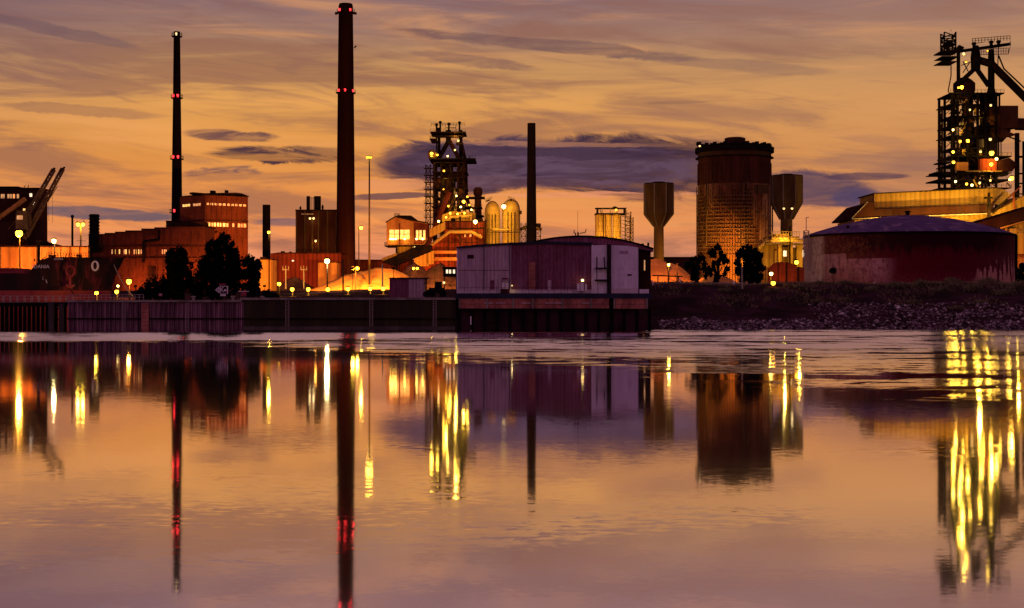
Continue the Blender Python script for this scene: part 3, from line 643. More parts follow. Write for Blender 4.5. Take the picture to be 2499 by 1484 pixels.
# ------------------------------------------------------------------ stepped brick hall and power house
D = 430; r = thing('brick_hall', (X(330, D), D, gz(X(330, D), D)), 'long low brick hall with a stepped roofline and a lit window row', 'hall')
steps = [(216, 573), (256, 573), (256, 570.5), (281, 570.5), (281, 567.5), (306, 567.5), (306, 564.5), (345, 564.5), (345, 560), (377, 560), (377, 557), (405, 557), (405, 553), (500, 552)]
obj('wall', MB().ext([(216, 715)] + steps + [(500, 715)], D, 14), 'brick', r)
rf = MB()
for (a, b), (c2, d2) in zip(steps[::2], steps[1::2]): rf.pbox(a - 1, c2 + 1, b - 2.2, b - .1, D - .6, 15)
obj('roof_edge', rf, 'black', r)
for i, q in enumerate([272, 279, 290, 302, 306, 313, 326, 330, 337, 343, 395, 400, 404]):
    w_ = obj('window', MB().pbox(q, q + 2.6, 609, 620, D - .12, .1), 'win' if i < 10 and i % 3 else 'win_soft', r)
obj('downpipe', MB().pbox(219, 220.5, 575, 700, D - .5, .4).pbox(247, 248, 575, 640, D - .4, .3), 'steel', r)
for q in range(262, 500, 17): obj('pilaster', MB().pbox(q, q + 1.6, 575 if q < 300 else 566, 715, D - .25, .2), 'brick', r)
obj('string_course', MB().pbox(217, 499, 600, 601.6, D - .3, .25).pbox(217, 499, 628, 629.5, D - .3, .25), 'brick_dark', r)
obj('duct', MB().path([P(350, 640, D - 1.2), P(350, 590, D - 1.2), P(388, 584, D - 1.2), P(388, 560, D - 1.2)], .8, 8), 'steel', r, True)
obj('loading_door', MB().pbox(360, 378, 650, 690, D - .3, .2), 'brick_dark', r)
obj('end_lean_to', MB().pbox(215, 246, 598, 606, D - 4, 3.8), 'brick_dark', r)
obj('roof_vent', MB().pbox(411, 424, 548, 552.5, D + 2, 3), 'steel', r)
D = 455; r = thing('power_house', (X(550, D), D, gz(X(550, D), D)), 'tall brick power house block with two glowing window bands', 'building')
def corner_block(mb, pxl, pxc, pxr, y0, y1, D, Dl, Dr, y0l=None, y0r=None):
    a, b, c = Vector((X(pxl, Dl), Dl, 0)), Vector((X(pxc, D), D, 0)), Vector((X(pxr, Dr), Dr, 0)); e = a + c - b
    zt, zb = Z(y0, D), Z(y1, D); n = [a, b, c, e]
    return mb.add([(p.x, p.y, zb) for p in n] + [(p.x, p.y, zt) for p in n], [(0, 3, 2, 1), (4, 5, 6, 7), (0, 1, 5, 4), (1, 2, 6, 5), (2, 3, 7, 6), (3, 0, 4, 7)]), a, b, c
mb, A, B, C_ = corner_block(MB(), 439, 500, 605, 476, 720, D, D + 10, D + 9)
obj('wall', mb, 'brick', r)
mb, A, B, C_ = corner_block(MB(), 438, 500, 606.5, 473.5, 475.8, D - .5, D + 10, D + 9); obj('roof_edge', mb, 'black', r)
obj('penthouse', MB().ext([(462, 474), (462, 470), (470, 469), (500, 471.5), (575, 470), (590, 472), (592, 474)], D + 8, 12), 'brick_dark', r)
def wallbox(mb, A, B, t0, t1, z0, z1, off=.12, th=.1):
    dd = (B - A); p = A + dd * t0; q = A + dd * t1; nn = Vector((dd.y, -dd.x, 0)).normalized()
    vs = [p + nn * off, q + nn * off, q + nn * (off - th), p + nn * (off - th)]
    return mb.add([(v.x, v.y, z0) for v in vs] + [(v.x, v.y, z1) for v in vs], [(0, 1, 2, 3), (7, 6, 5, 4), (0, 1, 5, 4), (1, 2, 6, 5), (2, 3, 7, 6), (3, 0, 4, 7)])
mb, A, B, C_ = corner_block(MB(), 439, 500, 605, 476, 720, D, D + 10, D + 9)
for i in range(7):
    if i != 3: obj('window', wallbox(MB(), A, B, .12 + i * .105, .2 + i * .105, Z(501, D), Z(495, D)), 'win' if i < 4 else 'win_soft', r)
for i in range(10): obj('window', wallbox(MB(), B, C_, .03 + i * .095, .09 + i * .095, Z(500, D), Z(495, D)), 'win_soft', r)
obj('window', wallbox(MB(), A, B, .12, .88, Z(548, D), Z(543, D)), 'win_soft', r, label='long dim glowing strip window')
for i in range(13):
    if i not in (7, 9): obj('window', wallbox(MB(), B, C_, .06 + i * .07, .11 + i * .07, Z(552, D), Z(543, D)), 'win_soft' if i > 7 else 'win', r)
for i in range(9): obj('pilaster', wallbox(MB(), B, C_, .02 + i * .118, .035 + i * .118, Z(640, D), Z(478, D), .25, .2), 'brick', r)
obj('wall_pipe', MB().path([P(512, 640, D - 1.5), P(512, 570, D - 1.5), P(530, 565, D - 1.5)], .7, 8), 'steel', r, True)
obj('roof_vent', MB().pbox(512, 522, 465, 471, D + 10, 3), 'black', r); obj('roof_vent', MB().pbox(548, 553, 464, 471, D + 10, 3), 'black', r)
obj('cornice', wallbox(wallbox(MB(), A, B, 0, 1, Z(538, D), Z(536, D), .4, .35), B, C_, 0, 1, Z(538, D), Z(536, D), .4, .35), 'brick_dark', r)
D = 445; r = thing('boiler_annex', (X(450, D), D, gz(X(450, D), D)), 'lower dark block against the left foot of the power house', 'building')
obj('wall', MB().pbox(405, 496, 541, 720, D, 8).pbox(426, 438, 536, 541, D + 1, 5), 'brick_dark', r); obj('roof_edge', MB().pbox(404, 437, 538.5, 541, D - .4, 9), 'black', r)
obj('orange_panel', MB().pbox(486, 495, 560, 650, D - .3, .25), 'concrete_orange', r)  # orange panel, paler than the wall around it
D = 420; r = thing('gate_house', (X(648, D), D, gz(X(648, D), D)), 'small orange-lit block in front of the short dark chimney', 'building')
obj('wall', MB().pbox(630, 661, 634, 712, D, 10), 'concrete_orange', r); obj('roof', MB().pbox(628, 662, 631.5, 634, D - .5, 11), 'brick_dark', r); obj('roof_box', MB().pbox(634, 645, 627, 631.5, D + 3, 4), 'steel', r)
D = 600; r = thing('mixing_plant', (X(772, D), D, gz(X(772, D), D)), 'dark block building with two stub stacks left of the tallest chimney', 'building')
obj('wall', MB().pbox(721, 822, 514, 715, D, 22), 'brick_dark', r)
mb = MB()
for q in (721, 742, 760, 775, 797, 819): mb.pbox(q, q + 3.5, 514, 715, D - .9, .85)
obj('pilaster', mb, 'tower_concrete', r); obj('roof_edge', MB().pbox(720, 823, 511.5, 514, D - 1.2, 24), 'black', r)
obj('stack', MB().plathe(752, D + 5, [(4.5, 514), (4.5, 479)], 14), 'black', r, True); obj('stack', MB().plathe(774.5, D + 5, [(8.5, 514), (8.5, 479)], 14), 'black', r, True)
obj('stack_bridge', MB().pbar((756, 483), (766, 483), D + 5, 1.2).pbar((759, 483), (759, 512), D + 5, 1).pbar((764, 483), (764, 512), D + 5, 1), 'steel', r)
obj('roof_fan', MB().plathe(733, D + 4, [(1.5, 512), (3, 508), (1, 503)], 8).plathe(787, D + 4, [(2, 512), (3, 506), (1.5, 500)], 8), 'steel', r, True)
for a, b in ((756, 533), (765, 533)): lampglobe(r, P(a, b, D - 1.6), 700, WHT, 'cream_lamp', .5)
lampglobe(r, P(770, 588, D - 1.6), 2500, SOD, 'cream_lamp', .5)
obj('flue_duct', MB().pbox(735, 765, 521, 524, D - 2, 1), 'concrete', r)
D = 520; r = thing('long_red_hall', (X(760, D), D, gz(X(760, D), D)), 'long low dark red hall stretching behind the yard lamps', 'hall')
obj('wall', MB().pbox(660, 832, 619, 715, D, 18), 'redclad', r); obj('roof', MB().ext([(657, 619), (680, 616), (832, 616.5), (832, 619)], D - .6, 19), 'brick_dark', r)
obj('roof_vent', MB().pbox(685, 692, 613, 616, D + 4, 3).pbox(705, 709, 614, 616.4, D + 4, 3).pbox(735, 745, 614, 616.4, D + 4, 3), 'steel', r)
obj('window', MB().pbox(712, 717, 635, 638, D - .12, .1), 'win_white', r)
D = 640; r = thing('long_red_hall', (X(900, D), D, gz(X(900, D), D)), 'low red hall seen between the tallest chimney and the screening house', 'hall')
obj('wall', MB().pbox(866, 1060, 636, 715, D, 18), 'redclad', r); obj('roof', MB().pbox(865, 1061, 633.5, 636, D - .6, 19), 'brick_dark', r)
D = 460; r = thing('dock_shed', (X(790, D), D, gz(X(790, D), D)), 'small orange-lit shed directly behind the brightest lamp', 'shed')
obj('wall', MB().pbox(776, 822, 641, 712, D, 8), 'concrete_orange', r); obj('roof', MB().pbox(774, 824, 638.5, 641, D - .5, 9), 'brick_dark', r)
# far low buildings closing the horizon
D = 950; 
for px0, px1, py, lb in [(-100, 216, 640, 'far low dark hall behind the orange bunker walls'), (590, 1000, 640, 'far low dark hall behind the brick chimneys'), (1560, 1706, 627, 'far flat-roofed hall between the dark water tower and the gasholder'), (1870, 2110, 640, 'far low hall behind the yellow pipe bridge')]:
    r = thing('far_hall', (X((px0 + px1) / 2, D), D, gz(0, D)), lb, 'hall', 'far low halls on the skyline')
    obj('wall', MB().pbox(px0, px1, py + 2, 720, D, 20), 'brick_dark', r); obj('roof', MB().pbox(px0 - 2, px1 + 2, py, py + 2, D - 1, 22), 'black', r)

# ------------------------------------------------------------------ heaps of ore, gravel and coal
def heap(pts, D, dep, m, label, seed=0, cat='heap', name='gravel_heap'):
    """ridge profile pts (px, py) at distance D, falling away to the front and the back"""
    rr = random.Random(seed); xs_ = []; n = 60; px0, px1 = pts[0][0], pts[-1][0]
    mb = MB(); M = 22
    def ridge(px):
        for (a, b), (c2, d2) in zip(pts, pts[1:]):
            if a <= px <= c2: return b + (d2 - b) * (px - a) / (c2 - a)
        return pts[-1][1]
    vs = []
    for i in range(n + 1):
        px = px0 + (px1 - px0) * i / n; x = X(px, D); 
        for j in range(M + 1):
            t_ = j / M * 2 - 1; y = D + t_ * dep
            base_ = gz(x, y) - .4; h = Z(ridge(px), D) - base_
            k = max(0, 1 - abs(t_)) ** .9
            z = base_ + h * min(1, k * 1.0) + (noise.noise(Vector((x * .25, y * .25, seed))) * .5 + noise.noise(Vector((x * .8, y * .8, seed))) * .18) * min(1, k * 3) * min(1, h / 4)
            vs.append((x, y, z))
    mb.add(vs, [(i * (M + 1) + j, (i + 1) * (M + 1) + j, (i + 1) * (M + 1) + j + 1, i * (M + 1) + j + 1) for i in range(n) for j in range(M)])
    loc = (X((px0 + px1) / 2, D), D, gz(X((px0 + px1) / 2, D), D))
    o = obj(name, mb, m, None, True, loc); tag(o, label, cat); return o
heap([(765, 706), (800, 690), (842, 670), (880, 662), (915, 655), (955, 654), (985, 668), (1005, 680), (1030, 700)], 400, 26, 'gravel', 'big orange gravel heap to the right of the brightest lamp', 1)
heap([(970, 690), (990, 652), (1010, 640), (1030, 652), (1040, 664), (1060, 648), (1075, 640), (1095, 656), (1110, 668), (1125, 655), (1140, 650), (1155, 700)], 440, 22, 'coal', 'twin-peaked red ore heap behind the twin lamp', 2, 'heap', 'ore_heap')
heap([(680, 700), (700, 684), (720, 676), (745, 690), (765, 702)], 470, 14, 'coal', 'low dark heap behind the double-armed masts', 3, 'heap', 'coal_heap')
heap([(1575, 640), (1600, 634), (1630, 637), (1650, 645), (1680, 668), (1705, 690), (1720, 697)], 350, 20, 'gravel', 'orange heap between the pump house and the ragged trees', 4, 'heap', 'ore_heap')
heap([(1690, 697), (1715, 676), (1745, 664), (1775, 676), (1800, 690)], 330, 12, 'gravel', 'small heap glowing between the two groups of dark trees', 5, 'heap', 'ore_heap')
heap([(768, 724), (785, 716), (800, 714), (815, 717), (828, 724)], 262, 5, 'coal', 'low dark rubble pile near the quay edge under the brightest lamp', 8, 'heap', 'rubble_pile')
heap([(862, 724), (880, 718), (902, 717), (925, 724)], 258, 5, 'coal', 'low dark rubble pile near the quay edge under the floodlight mast', 9, 'heap', 'rubble_pile')
heap([(2440, 700), (2455, 640), (2475, 605), (2500, 612), (2540, 640)], 380, 16, 'gravel', 'orange heap right of the big round tank', 6, 'heap', 'ore_heap')

# ------------------------------------------------------------------ riverside sheds, booth, sign
D = 256; r = thing('riverside_shed', (X(996, D), D, gz(X(996, D), D)), 'small shed with a dark left and a mauve right wall on the quay', 'shed')
zb = gz(X(996, D), D)
obj('wall', MB().box(X(950, D), X(997, D), D, D + 5, zb - .2, Z(680, D)), 'maroon', r); obj('door_panel', MB().box(X(997, D), X(1034, D), D - .04, D + 4.9, zb - .2, Z(680, D)), 'mauve', r)
obj('roof', MB().pbox(949, 1043, 677.5, 680, D - .4, 6), 'trimblue', r); obj('end_frame', MB().pbox(1038, 1041, 680, 724, D - .2, .5).pbox(1034, 1043, 690, 692, D + .5, 1), 'steel', r)
obj('wheel', MB().bar(P(1039, 718, D - .3), P(1039, 718, D + .2), 1.1, None, 14), 'black', r, True)
D = 292; r = thing('control_booth', (X(1098, D), D, gz(X(1098, D), D)), 'dark two-storey booth with three lit windows left of the pump house', 'building')
obj('wall', MB().pbox(1081, 1125, 655, 675, D, 5), 'black', r)
obj('leg', MB().pbox(1083, 1085, 675, 720, D, .4), 'steel', r); obj('leg', MB().pbox(1112, 1114, 675, 720, D, .4), 'steel', r)
obj('brace', MB().pbar((1084, 676), (1112, 716), D + .2, 1).pbar((1112, 676), (1084, 716), D + .2, 1).pbar((1084, 696), (1113, 696), D + .2, 1.2), 'steel', r)
obj('roof', MB().pbox(1079, 1127, 651.5, 655, D - .5, 6), 'steel', r)
for q in (1088, 1095.5, 1105): obj('window', MB().pbox(q, q + 5, 658, 667.5, D - .1, .08), 'win_white', r)
obj('cab_light', MB().ball(P(1083, 690, D - .5), .25), 'cream_lamp', r)
# small machines standing round the booth
D = 275; r = thing('front_loader', (X(1070, D), D, gz(X(1070, D), D)), 'small dark wheel loader parked right of the riverside shed', 'loader')
z0 = gz(X(1070, D), D); x = X(1066, D)
obj('body', MB().box(x - 1.6, x + 1.5, D, D + 1.6, z0 + .8, z0 + 1.8), 'steel', r); obj('cab', MB().box(x - .4, x + .9, D + .1, D + 1.5, z0 + 1.8, z0 + 3), 'black', r)
obj('bucket', MB().bar((x - 1.5, D + .8, z0 + 1.3), (x - 2.8, D + .8, z0 + .7), .3).box(x - 3.2, x - 2.6, D - .2, D + 1.8, z0 + .2, z0 + 1.1), 'steel', r)
for q in (-1, 1.1): obj('wheel', MB().bar((x + q, D - .25, z0 + .65), (x + q, D + .15, z0 + .65), 1.3, None, 14).bar((x + q, D + 1.45, z0 + .65), (x + q, D + 1.85, z0 + .65), 1.3, None, 14), 'black', r, True)
D = 241; z0 = gz(X(541, D), D)
r = thing('navigation_sign', (X(541, D), D, z0), 'pale left-pointing arrow sign with a dark K board before the big tree', 'sign')
obj('post', MB().box(X(535.5, D), X(537, D), D + .2, D + .34, z0, Z(697, D)), 'steel', r); obj('post', MB().box(X(548, D), X(549.5, D), D + .2, D + .34, z0, Z(697, D)), 'steel', r)
b = obj('arrow_board', MB().ext([(524.5, 707.5), (534.5, 699.5), (534.5, 715.5)], D, .12), 'white', r)
obj('arrow_inset', MB().ext([(528, 707.5), (532.5, 704.6), (532.5, 710.4)], D - .03, .02), 'trimblue', b)
b = obj('board', MB().pbox(536, 556, 698, 717, D, .12), 'white', r)
obj('panel', MB().pbox(537.4, 553.6, 699.3, 716, D - .03, .02), 'hull', b)
lettering('K', (X(541.5, D), D - .06, Z(707.5, D)), 1.25, 'white', 'letter', b, .02)
obj('dot_mark', MB().bar(P(549.5, 708.5, D - .09), P(549.5, 708.5, D - .04), .42, None, 14), 'white', b)
obj('top_plate', MB().pbox(534, 551, 692.5, 696, D, .1), 'signred', r); obj('lower_plate', MB().pbox(537.5, 550.5, 718.5, 722.5, D, .1), 'white', r)
D = 240; z0 = gz(X(594, D), D)
r = thing('depth_board', (X(594, D), D, z0), 'red square board hung under a pale bar right of the arrow sign', 'sign')
obj('bar', MB().pbox(581, 607, 710.5, 712, D, .15), 'white', r); obj('post', MB().pbox(583, 584, 712, 735, D, .12), 'steel', r); obj('post', MB().pbox(604.5, 605.5, 712, 735, D, .12), 'steel', r)
obj('panel', MB().pbox(589, 601, 713, 722, D - .03, .1), 'signred', r)
D = 243; r = thing('kilometre_board', (X(390, D), D, gz(X(390, D), D)), 'small red and white board below the leftmost dark tree', 'sign')
obj('panel', MB().pbox(387, 396, 716, 723, D, .08), 'signred', r); obj('cross_mark', MB().pbar((389, 717.5), (394, 721.5), D - .04, 1).pbar((394, 717.5), (389, 721.5), D - .04, 1), 'white', r); obj('post', MB().pbox(391, 392, 723, 736, D + .02, .06), 'steel', r)

# ------------------------------------------------------------------ screening house, conveyors, red hall
D = 520; r = thing('screening_house', (X(995, D), D, gz(X(995, D), D)), 'raised gabled screening house with bright windows, left of the blast furnace', 'building')
def quad_wall(pts, D, th, D2=None): return MB().ext(pts, D, th)
obj('wall', MB().ext([(943, 597), (943, 543), (965, 531), (1008, 541), (1008, 597)], D, 12), 'concrete_orange', r)
obj('side_wall', MB().ext([(1008.2, 597), (1008.2, 540), (1043, 545), (1043, 583), (1033, 597)], D - .05, 12.2), 'brick', r)
obj('roof', MB().ext([(941, 543.5), (965, 529.5), (1010, 539), (1044, 545), (1044, 543), (1010, 536.5), (965, 526.5), (941, 541)], D - .8, 14), 'steel', r)
obj('roof_lantern', MB().ext([(968, 528), (968, 525.5), (1003, 526), (1018, 537), (1010, 537)], D + 3, 6).rail(P(962, 528, D + 2), P(975, 528, D + 2), 1, .15, 4), 'black', r)
obj('eave_trim', MB().pbar((943, 543), (965, 531), D - .25, 1.3).pbar((965, 531), (1008, 541), D - .25, 1.3).pbar((1008, 541), (1043, 546), D - .3, 1.3).pbox(1007, 1009, 541, 597, D - .35, .25).pbox(943, 1008, 596, 598, D - .3, .25).pbar((1008, 597), (1033, 597), D - .3, 1.3).pbar((1033, 597), (1043, 583), D - .3, 1.3), 'concrete_orange', r)
wn = obj('window', MB().pbox(950, 999, 561, 584, D - .12, .1), 'win', r); obj('mullion', MB().pbox(962, 963, 561, 584, D - .25, .1).pbox(973, 976, 545, 596, D - .3, .15).pbox(985, 986, 561, 584, D - .25, .1).pbox(950, 999, 571, 572, D - .26, .1), 'brick', wn)
for q in (1015, 1023, 1032): obj('window', MB().pbox(q, q + 5.5, 562, 585, D - .2, .1), 'win', r)
for q in (953, 959, 965, 987, 1016, 1031): lampglobe(r, P(q, 583, D - 1.2), 700, YEL, 'warmwhite', .42)
obj('walkway', MB().pbox(938, 1034, 599, 601.5, D - 2, 16).rail(P(938, 599, D - 1.8), P(943, 599, D - 1.8), 1.1, .15, 2), 'steel', r)
obj('leg_block', MB().pbox(968, 1008, 601.5, 625, D + 1, 9), 'yclad', r)
obj('leg', MB().pbox(965, 969, 601.5, 720, D, 1.5), 'steel', r); obj('leg', MB().pbox(1002, 1005, 601.5, 720, D, 1.5), 'steel', r)
lampglobe(r, P(1012, 605, D - 1.4), 2500, SOD, 'warmwhite', .5); lampglobe(r, P(1034, 614, D - 2), 2500, SOD, 'warmwhite', .45)
D = 505; r = thing('conveyor_gallery', (X(1000, D), D, gz(X(1000, D), D)), 'dark conveyor gallery rising under the screening house', 'conveyor')
obj('gallery', MB().ext([(930, 640), (1010, 603), (1052, 598), (1052, 612), (962, 650)], D, 5), 'steel', r)
obj('upper_gallery', MB().ext([(931, 630), (968, 617), (968, 623), (934, 637)], D - 1, 4), 'yclad', r)
obj('support', MB().pbar((1000, 622), (1000, 700), D + 2, 2).pbar((975, 635), (975, 700), D + 2, 2).pbar((1000, 640), (975, 665), D + 2, 1.2), 'steel', r)
D = 560; r = thing('ore_bunker_hall', (X(1110, D), D, gz(X(1110, D), D)), 'red stepped bunker hall at the foot of the blast furnace', 'hall')
obj('wall', MB().ext([(1032, 700), (1032, 612), (1085, 572), (1085, 541), (1182, 541), (1182, 700)], D, 20), 'redclad', r)
obj('roof_edge', MB().pbox(1084, 1183, 539, 541, D - .6, 21).pbar((1031, 612), (1085, 571), D - .4, 2), 'black', r)
obj('end_bay', MB().ext([(1040, 563), (1086, 541), (1086, 560), (1070, 570), (1045, 580)], D - 3, 3), 'yclad', r)
for q in range(1094, 1180, 14): obj('pilaster', MB().pbox(q, q + 1.8, 541, 700, D - .7, .65), 'brick_dark', r)
obj('crane_rail', MB().pbox(1088, 1182, 556, 558.5, D - 1.6, .9).pbox(1060, 1182, 590, 592, D - 1.6, .9), 'steel', r)
obj('chute', MB().pbar((1100, 541), (1126, 590), D - 2.5, 6), 'brick_dark', r); obj('gas_line', MB().path([P(1050, 600, D - 3), P(1096, 566, D - 3), P(1150, 566, D - 3), P(1176, 580, D - 3)], 1.3, 10), 'silo', r, True)
for q in (1133, 1146, 1168): obj('window', MB().pbox(q, q + 5, 572, 578, D - .15, .12), 'win_soft', r)
obj('roof_plant', MB().pbox(1100, 1110, 533, 539, D + 3, 3).pbox(1120, 1124, 528, 539, D + 3, 2), 'steel', r); obj('roof_plant', MB().pbox(1165, 1178, 534, 539, D + 3, 3), 'steel', r)
obj('orange_band', MB().pbox(1060, 1115, 612, 619, D - 2, 1.9).pbox(1060, 1115, 628, 636, D - 2, 1.9), 'concrete_orange', r)  # two orange strips across the red wall
obj('bunker_face', MB().pbox(1045, 1058, 612, 645, D - 4, 3).pbox(1010, 1046, 618, 650, D - 2, 2), 'yclad', r)

# ------------------------------------------------------------------ blast furnaces
def deck(mb, px0, px1, py, D, dep, th=1.2, rail=True, n=8):
    mb.pbox(px0, px1, py, py + th, D, dep)
    if rail:
        z = Z(py, D); mb.rail((X(px0, D), D + .1, z), (X(px1, D), D + .1, z), 1.1, .09, n)
        pass
    return mb
D = 620; r = thing('blast_furnace', (X(1095, D), D, gz(X(1095, D), D)), 'smaller blast furnace tower with forked gas pipes, standing mid-picture', 'blast furnace')
rr = random.Random(3)
obj('furnace_shell', MB().plathe(1090, D + 9, [(17, 700), (17, 560), (19, 520), (16, 470), (11, 412), (8, 398)], 24), 'brick_dark', r, True)
mb = MB()
for q in (1059, 1077, 1099, 1117, 1131):
    for dy in (0, 18): mb.bar(P(q, 396, D) + Vector((0, dy, 0)), P(q, 640, D) + Vector((0, dy, 0)), .95)
obj('frame_column', mb, 'steel', r)
mb = MB(); fl = [396, 418, 433, 458, 481, 503, 527, 548]
for a, b in zip(fl, fl[1:]):
    for q0, q1 in ((1059, 1077), (1117, 1131), (1077, 1099), (1099, 1117)):
        if rr.random() < .75: mb.pbar((q0, a), (q1, b), D, 1.5)
        if rr.random() < .5: mb.pbar((q1, a), (q0, b), D + 18, 1.5)
obj('frame_brace', mb, 'steel', r)
for i, y in enumerate(fl):
    obj('platform', deck(MB(), 1056 - (i % 3) * 2, 1136 + (i % 2) * 4, y, D - 1.5, 21, 1.8), 'steel', r)
mb = MB()
for i in range(46):                                  # small plant: pipes, boxes, valves on the floors
    y = rr.choice(fl[1:]); q = rr.uniform(1060, 1130); h = rr.uniform(4, 14); w2 = rr.uniform(1, 5)
    if rr.random() < .5: obj('machine_housing', MB().pbox(q, q + w2 * 1.4, y - h, y, D + rr.uniform(-1, 14), rr.uniform(1, 3)), rr.choice(['brick_dark', 'steel', 'steel', 'redclad']), r)
    else: obj('process_pipe', MB().pbar((q, y - h), (q + rr.uniform(-8, 8), y), D + rr.uniform(-1, 14), rr.uniform(1.4, 3.6), 8), rr.choice(['brick_dark', 'steel', 'pipe']), r, True)
for q, y0, y1, w_, dd in ((1080, 396, 560, 9, 4), (1126, 396, 505, 8, 8), (1108, 433, 548, 7, 2), (1066, 418, 560, 6, 10)):
    obj('riser_pipe', MB().pbar((q, y0), (q, y1), D + dd, w_, 12), 'black', r, True)
for q0, q1, y0, y1 in ((1061, 1076, 437, 457), (1100, 1130, 420, 432), (1078, 1098, 460, 480), (1060, 1075, 505, 526), (1118, 1130, 450, 480), (1100, 1116, 505, 526)):
    obj('machine_room', MB().pbox(q0, q1, y0, y1, D + 3, 6), 'brick_dark', r)
obj('working_platform', deck(MB(), 1046, 1160, 386, D - 3, 24, 2.6, True, 14).pbar((1146, 386), (1146, 381), D, 2).pbar((1128, 395), (1150, 389), D, 1.8), 'black', r)
for q in (1065, 1071): obj('uptake_pipe', MB().pbar((q, 386), (q, 312), D + (4 if q == 1065 else 12), 3.4 if q == 1065 else 7.5, 10), 'black', r, True)
obj('uptake_pipe', MB().pbar((1070, 388), (1094, 345), D + 8, 11, 12).pbar((1094, 352), (1094, 318), D + 8, 13, 12), 'black', r, True)
obj('uptake_pipe', MB().pbar((1120, 388), (1097, 345), D + 8, 10, 12), 'brick_dark', r, True)
obj('uptake_pipe', MB().pbar((1124, 392), (1124, 318), D + 12, 9, 12), 'black', r, True)
obj('top_platform', deck(deck(MB(), 1049, 1136, 321, D, 18, 2.4), 1048, 1064, 338, D, 18, 2), 'steel', r)
obj('cross_beam', MB().pbox(1062, 1130, 330, 335, D + 2, 3).pbox(1112, 1130, 348, 353, D + 2, 3), 'steel', r)
for q, yy in ((1065, 305), (1074, 299), (1095, 303), (1121, 300)):
    obj('bleeder_valve', MB().pbar((q, 322), (q, yy + 3), D + 8, 4.5, 10).ball(P(q, yy, D + 8), .75, 8, 6), 'black', r, True)
obj('roof_rail', MB().rail(P(1052, 309, D), P(1134, 308, D), 1.4, .14, 12).pbar((1088, 312), (1112, 312), D, 1.6).pbar((1086, 305), (1086, 321), D, 1).pbar((1112, 304), (1112, 321), D, 1), 'steel', r)
obj('downcomer', MB().path([P(1126, 352, D + 14), P(1136, 395, D + 14), P(1138, 480, D + 14), P(1150, 520, D + 14), P(1160, 540, D + 14)], 8.5 / F * D, 12), 'brick_dark', r, True)
obj('dust_catcher', MB().plathe(1166, D + 12, [(7, 640), (14, 600), (14, 550), (9, 520), (8, 480), (11, 474), (11, 463), (7, 457.5)], 20), 'brick_dark', r, True)
obj('catcher_platform', deck(deck(deck(MB(), 1128, 1182, 480, D, 14, 1.5), 1124, 1176, 505, D, 14, 1.5), 1118, 1180, 525, D, 14, 1.5), 'steel', r)
obj('skip_bridge', MB().pbar((1040, 610), (1098, 470), D - 4, 9).pbar((1032, 612), (1090, 470), D - 5, 1.5), 'brick', r)
obj('skip_rail', MB().pbar((1064, 600), (1112, 478), D - 6, 1.6).pbar((1060, 603), (1108, 478), D - 8, 1.2), 'pipe', r)
st = obj('stair_tower', MB().truss((X(1043.5, D), D + 3, Z(400, D)), (X(1043.5, D), D + 3, gz(X(1043, D), D) - 2), 11 / F * D, .32, 20), 'steel', r)
mb = MB()
for i in range(9): y = 410 + i * 17; deck(mb, 1034, 1058, y, D, 4, 1.2, True, 3)
obj('landing', mb, 'steel', st)
obj('hoist_house', MB().pbox(1045, 1064, 368, 386, D - 2, 5).plathe(1054, D - 3, [(1, 385), (10, 382), (11, 373), (5, 366)], 12), 'pipe', r, True)
obj('cast_house', MB().ext([(1078, 541), (1078, 525), (1100, 515), (1160, 520), (1160, 541)], D - 12, 10), 'yclad', r)
obj('stove_pipe', MB().path([P(1085, 560, D - 14), P(1100, 530, D - 14), P(1150, 528, D - 14), P(1150, 560, D - 14)], 1.1, 8).path([P(1104, 545, D - 13), P(1120, 520, D - 13), P(1135, 516, D - 13)], .8, 8), 'silo', r, True)
for q, y, pw, m2, rad_ in [(1053, 375, 9000, 'sodium', .75), (1067, 378, 3000, 'sodium_dim', .5), (1131, 492, 11000, 'sodium', .7), (1124, 505, 4000, 'warmwhite', .45), (1094, 503, 2600, 'sodium_dim', .5), (1070, 540, 4500, 'warmwhite', .5), (1102, 549, 5500, 'warmwhite', .5),
        (1118, 343, 1800, 'cream_lamp', .5), (1110, 366, 1400, 'cream_lamp', .42), (1092, 381, 2200, 'warmwhite', .35), (1083, 417, 2200, 'sodium_dim', .5), (1113, 478, 2600, 'warmwhite', .4), (1098, 520, 3500, 'sodium', .45), (1116, 522, 3500, 'sodium', .45),
        (1140, 480, 2600, 'sodium_dim', .5), (1145, 500, 2600, 'sodium_dim', .45), (1082, 462, 1500, 'sodium_dim', .35), (1088, 530, 3000, 'sodium', .4), (1133, 520, 3000, 'sodium', .45), (1150, 512, 2200, 'warmwhite', .4)]:
    lampglobe(r, P(q, y, D - 4.5 if y < 500 else D - 16), pw, YEL, m2, rad_)
for q, y in ((1088, 440), (1110, 470), (1090, 492), (1112, 512), (1090, 536), (1112, 335)): light(P(q, y, D + 1), 1500, YEL, .4, r)  # unseen lights added inside the frame to warm it
